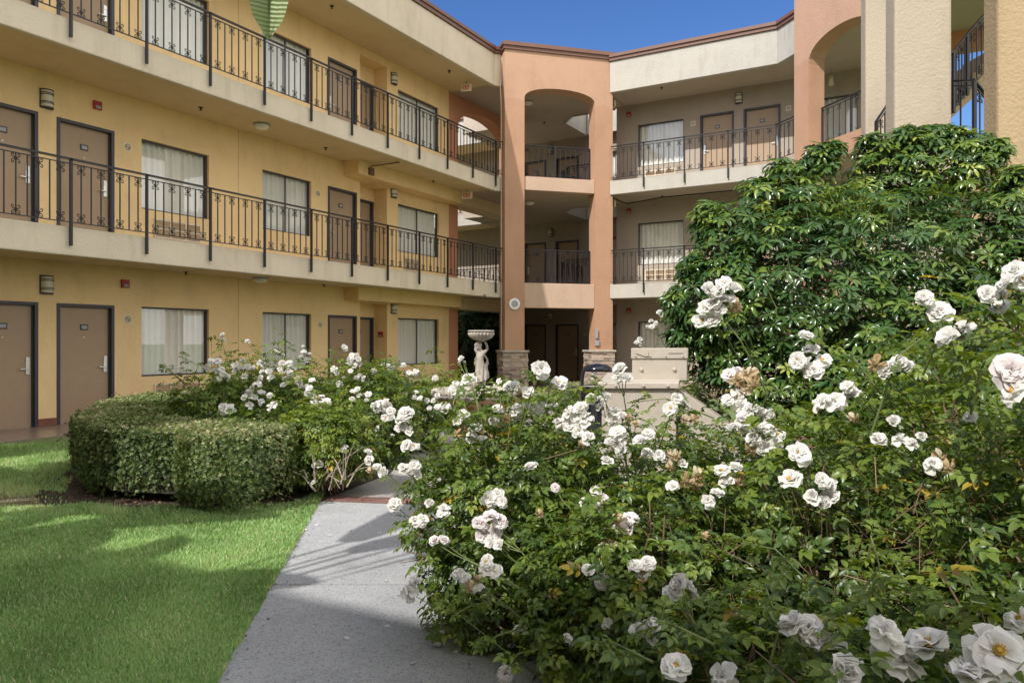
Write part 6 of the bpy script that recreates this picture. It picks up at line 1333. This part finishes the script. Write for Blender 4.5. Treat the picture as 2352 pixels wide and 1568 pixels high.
def shade_tree(X, Z, h, r, seed, label):
    x, y = c2w(X, Z); t = thing('tree', label, 'tree', (x, y, 0), 'trees on the lawn beside the viewpoint'); g = np.random.default_rng(seed); n = 1100
    v = g.normal(size=(n, 3)); v /= np.linalg.norm(v, axis=1, keepdims=True); rr = g.uniform(.25, 1.0, n) ** .6
    T = v * rr[:, None] * np.array([r, r, r * .75]) * (1 + .2 * np.sin(v[:, :1] * 6) * np.cos(v[:, 2:] * 7)) + np.array([x, y, h])
    scatter('crown', TREET, basis(v + np.array([0, 0, .6]), g.random(n) * 6.28), T, g.uniform(.9, 1.7, n), g.random(n), 'tree', t, (x, y, 0))
    m = MB(); m.tube([(x, y, 0), (x + .1, y, h * .4), (x, y + .1, h)], .12, 8, .04)
    for k in range(6): m.tube([(x + .05, y, h * (.45 + .06 * k)), (x + math.cos(k * 2.1) * r * .6, y + math.sin(k * 2.1) * r * .6, h + r * .2)], .04, 6, .015)
    obj('trunk', m, 'cane', t)
shade_tree(-7.6, 3.6, 6.3, 1.5, 8, 'slim leafy tree shading the far left of the lawn')
# ================================================================ CAMERA, SUN, SKY
cam = bpy.data.cameras.new('camera'); co = bpy.data.objects.new('camera', cam); COL.objects.link(co); co.location = (0, 0, HC); co.rotation_euler = (math.pi / 2, 0, YAW)
cam.sensor_width = 36; cam.lens = 36 * FPX / 2352; cam.clip_end = 2000; cam.clip_start = .05; scene.camera = co
sl = bpy.data.lights.new('sun', 'SUN'); sl.energy = SUN_E; sl.angle = R(.53); sl.color = (1, .96, .90); so = bpy.data.objects.new('sun', sl); COL.objects.link(so); so.rotation_euler = SUN.to_track_quat('-Z', 'Y').to_euler(); so.location = (0, 0, 30)
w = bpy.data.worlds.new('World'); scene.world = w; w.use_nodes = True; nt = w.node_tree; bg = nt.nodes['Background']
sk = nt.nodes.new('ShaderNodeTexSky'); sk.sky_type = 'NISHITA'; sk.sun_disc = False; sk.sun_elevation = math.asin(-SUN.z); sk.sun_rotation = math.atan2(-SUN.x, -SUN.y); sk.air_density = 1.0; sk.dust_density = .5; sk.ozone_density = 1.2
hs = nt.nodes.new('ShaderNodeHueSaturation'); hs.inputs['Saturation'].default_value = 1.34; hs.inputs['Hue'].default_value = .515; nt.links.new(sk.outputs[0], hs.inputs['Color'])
# unseen bright cloud, added to fill the shaded walls, over the south-eastern half of the sky, behind the viewpoint; the north-west stays clear
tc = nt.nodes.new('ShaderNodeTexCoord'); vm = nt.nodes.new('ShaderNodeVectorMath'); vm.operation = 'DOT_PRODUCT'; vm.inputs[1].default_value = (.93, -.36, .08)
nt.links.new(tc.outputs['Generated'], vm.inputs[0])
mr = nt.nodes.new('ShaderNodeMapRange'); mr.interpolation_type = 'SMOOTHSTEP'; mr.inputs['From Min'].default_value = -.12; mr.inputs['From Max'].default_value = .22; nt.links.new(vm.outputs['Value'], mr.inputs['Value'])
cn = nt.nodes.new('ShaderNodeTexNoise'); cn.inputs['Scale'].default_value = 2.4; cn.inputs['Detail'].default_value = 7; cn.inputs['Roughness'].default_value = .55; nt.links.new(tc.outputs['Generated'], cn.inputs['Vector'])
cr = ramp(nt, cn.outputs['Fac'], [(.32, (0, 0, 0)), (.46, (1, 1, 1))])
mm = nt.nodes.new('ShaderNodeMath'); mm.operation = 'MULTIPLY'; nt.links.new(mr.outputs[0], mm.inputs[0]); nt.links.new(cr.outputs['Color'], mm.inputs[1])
cx = nt.nodes.new('ShaderNodeMix'); cx.data_type = 'RGBA'; nt.links.new(mm.outputs[0], cx.inputs[0]); nt.links.new(hs.outputs[0], cx.inputs[6]); cx.inputs[7].default_value = (FILL_CLOUD * 1.0, FILL_CLOUD * .97, FILL_CLOUD * .93, 1)
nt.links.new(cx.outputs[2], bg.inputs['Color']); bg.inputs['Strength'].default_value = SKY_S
scene.view_settings.view_transform = 'Standard'; scene.view_settings.look = 'None'; scene.view_settings.exposure = EXPO; scene.view_settings.gamma = 1
scene.cycles.use_denoising = True; scene.cycles.max_bounces = 8; scene.cycles.diffuse_bounces = 5; scene.cycles.transparent_max_bounces = 12
scene.cycles.caustics_reflective = False; scene.cycles.caustics_refractive = False; scene.cycles.sample_clamp_indirect = 6
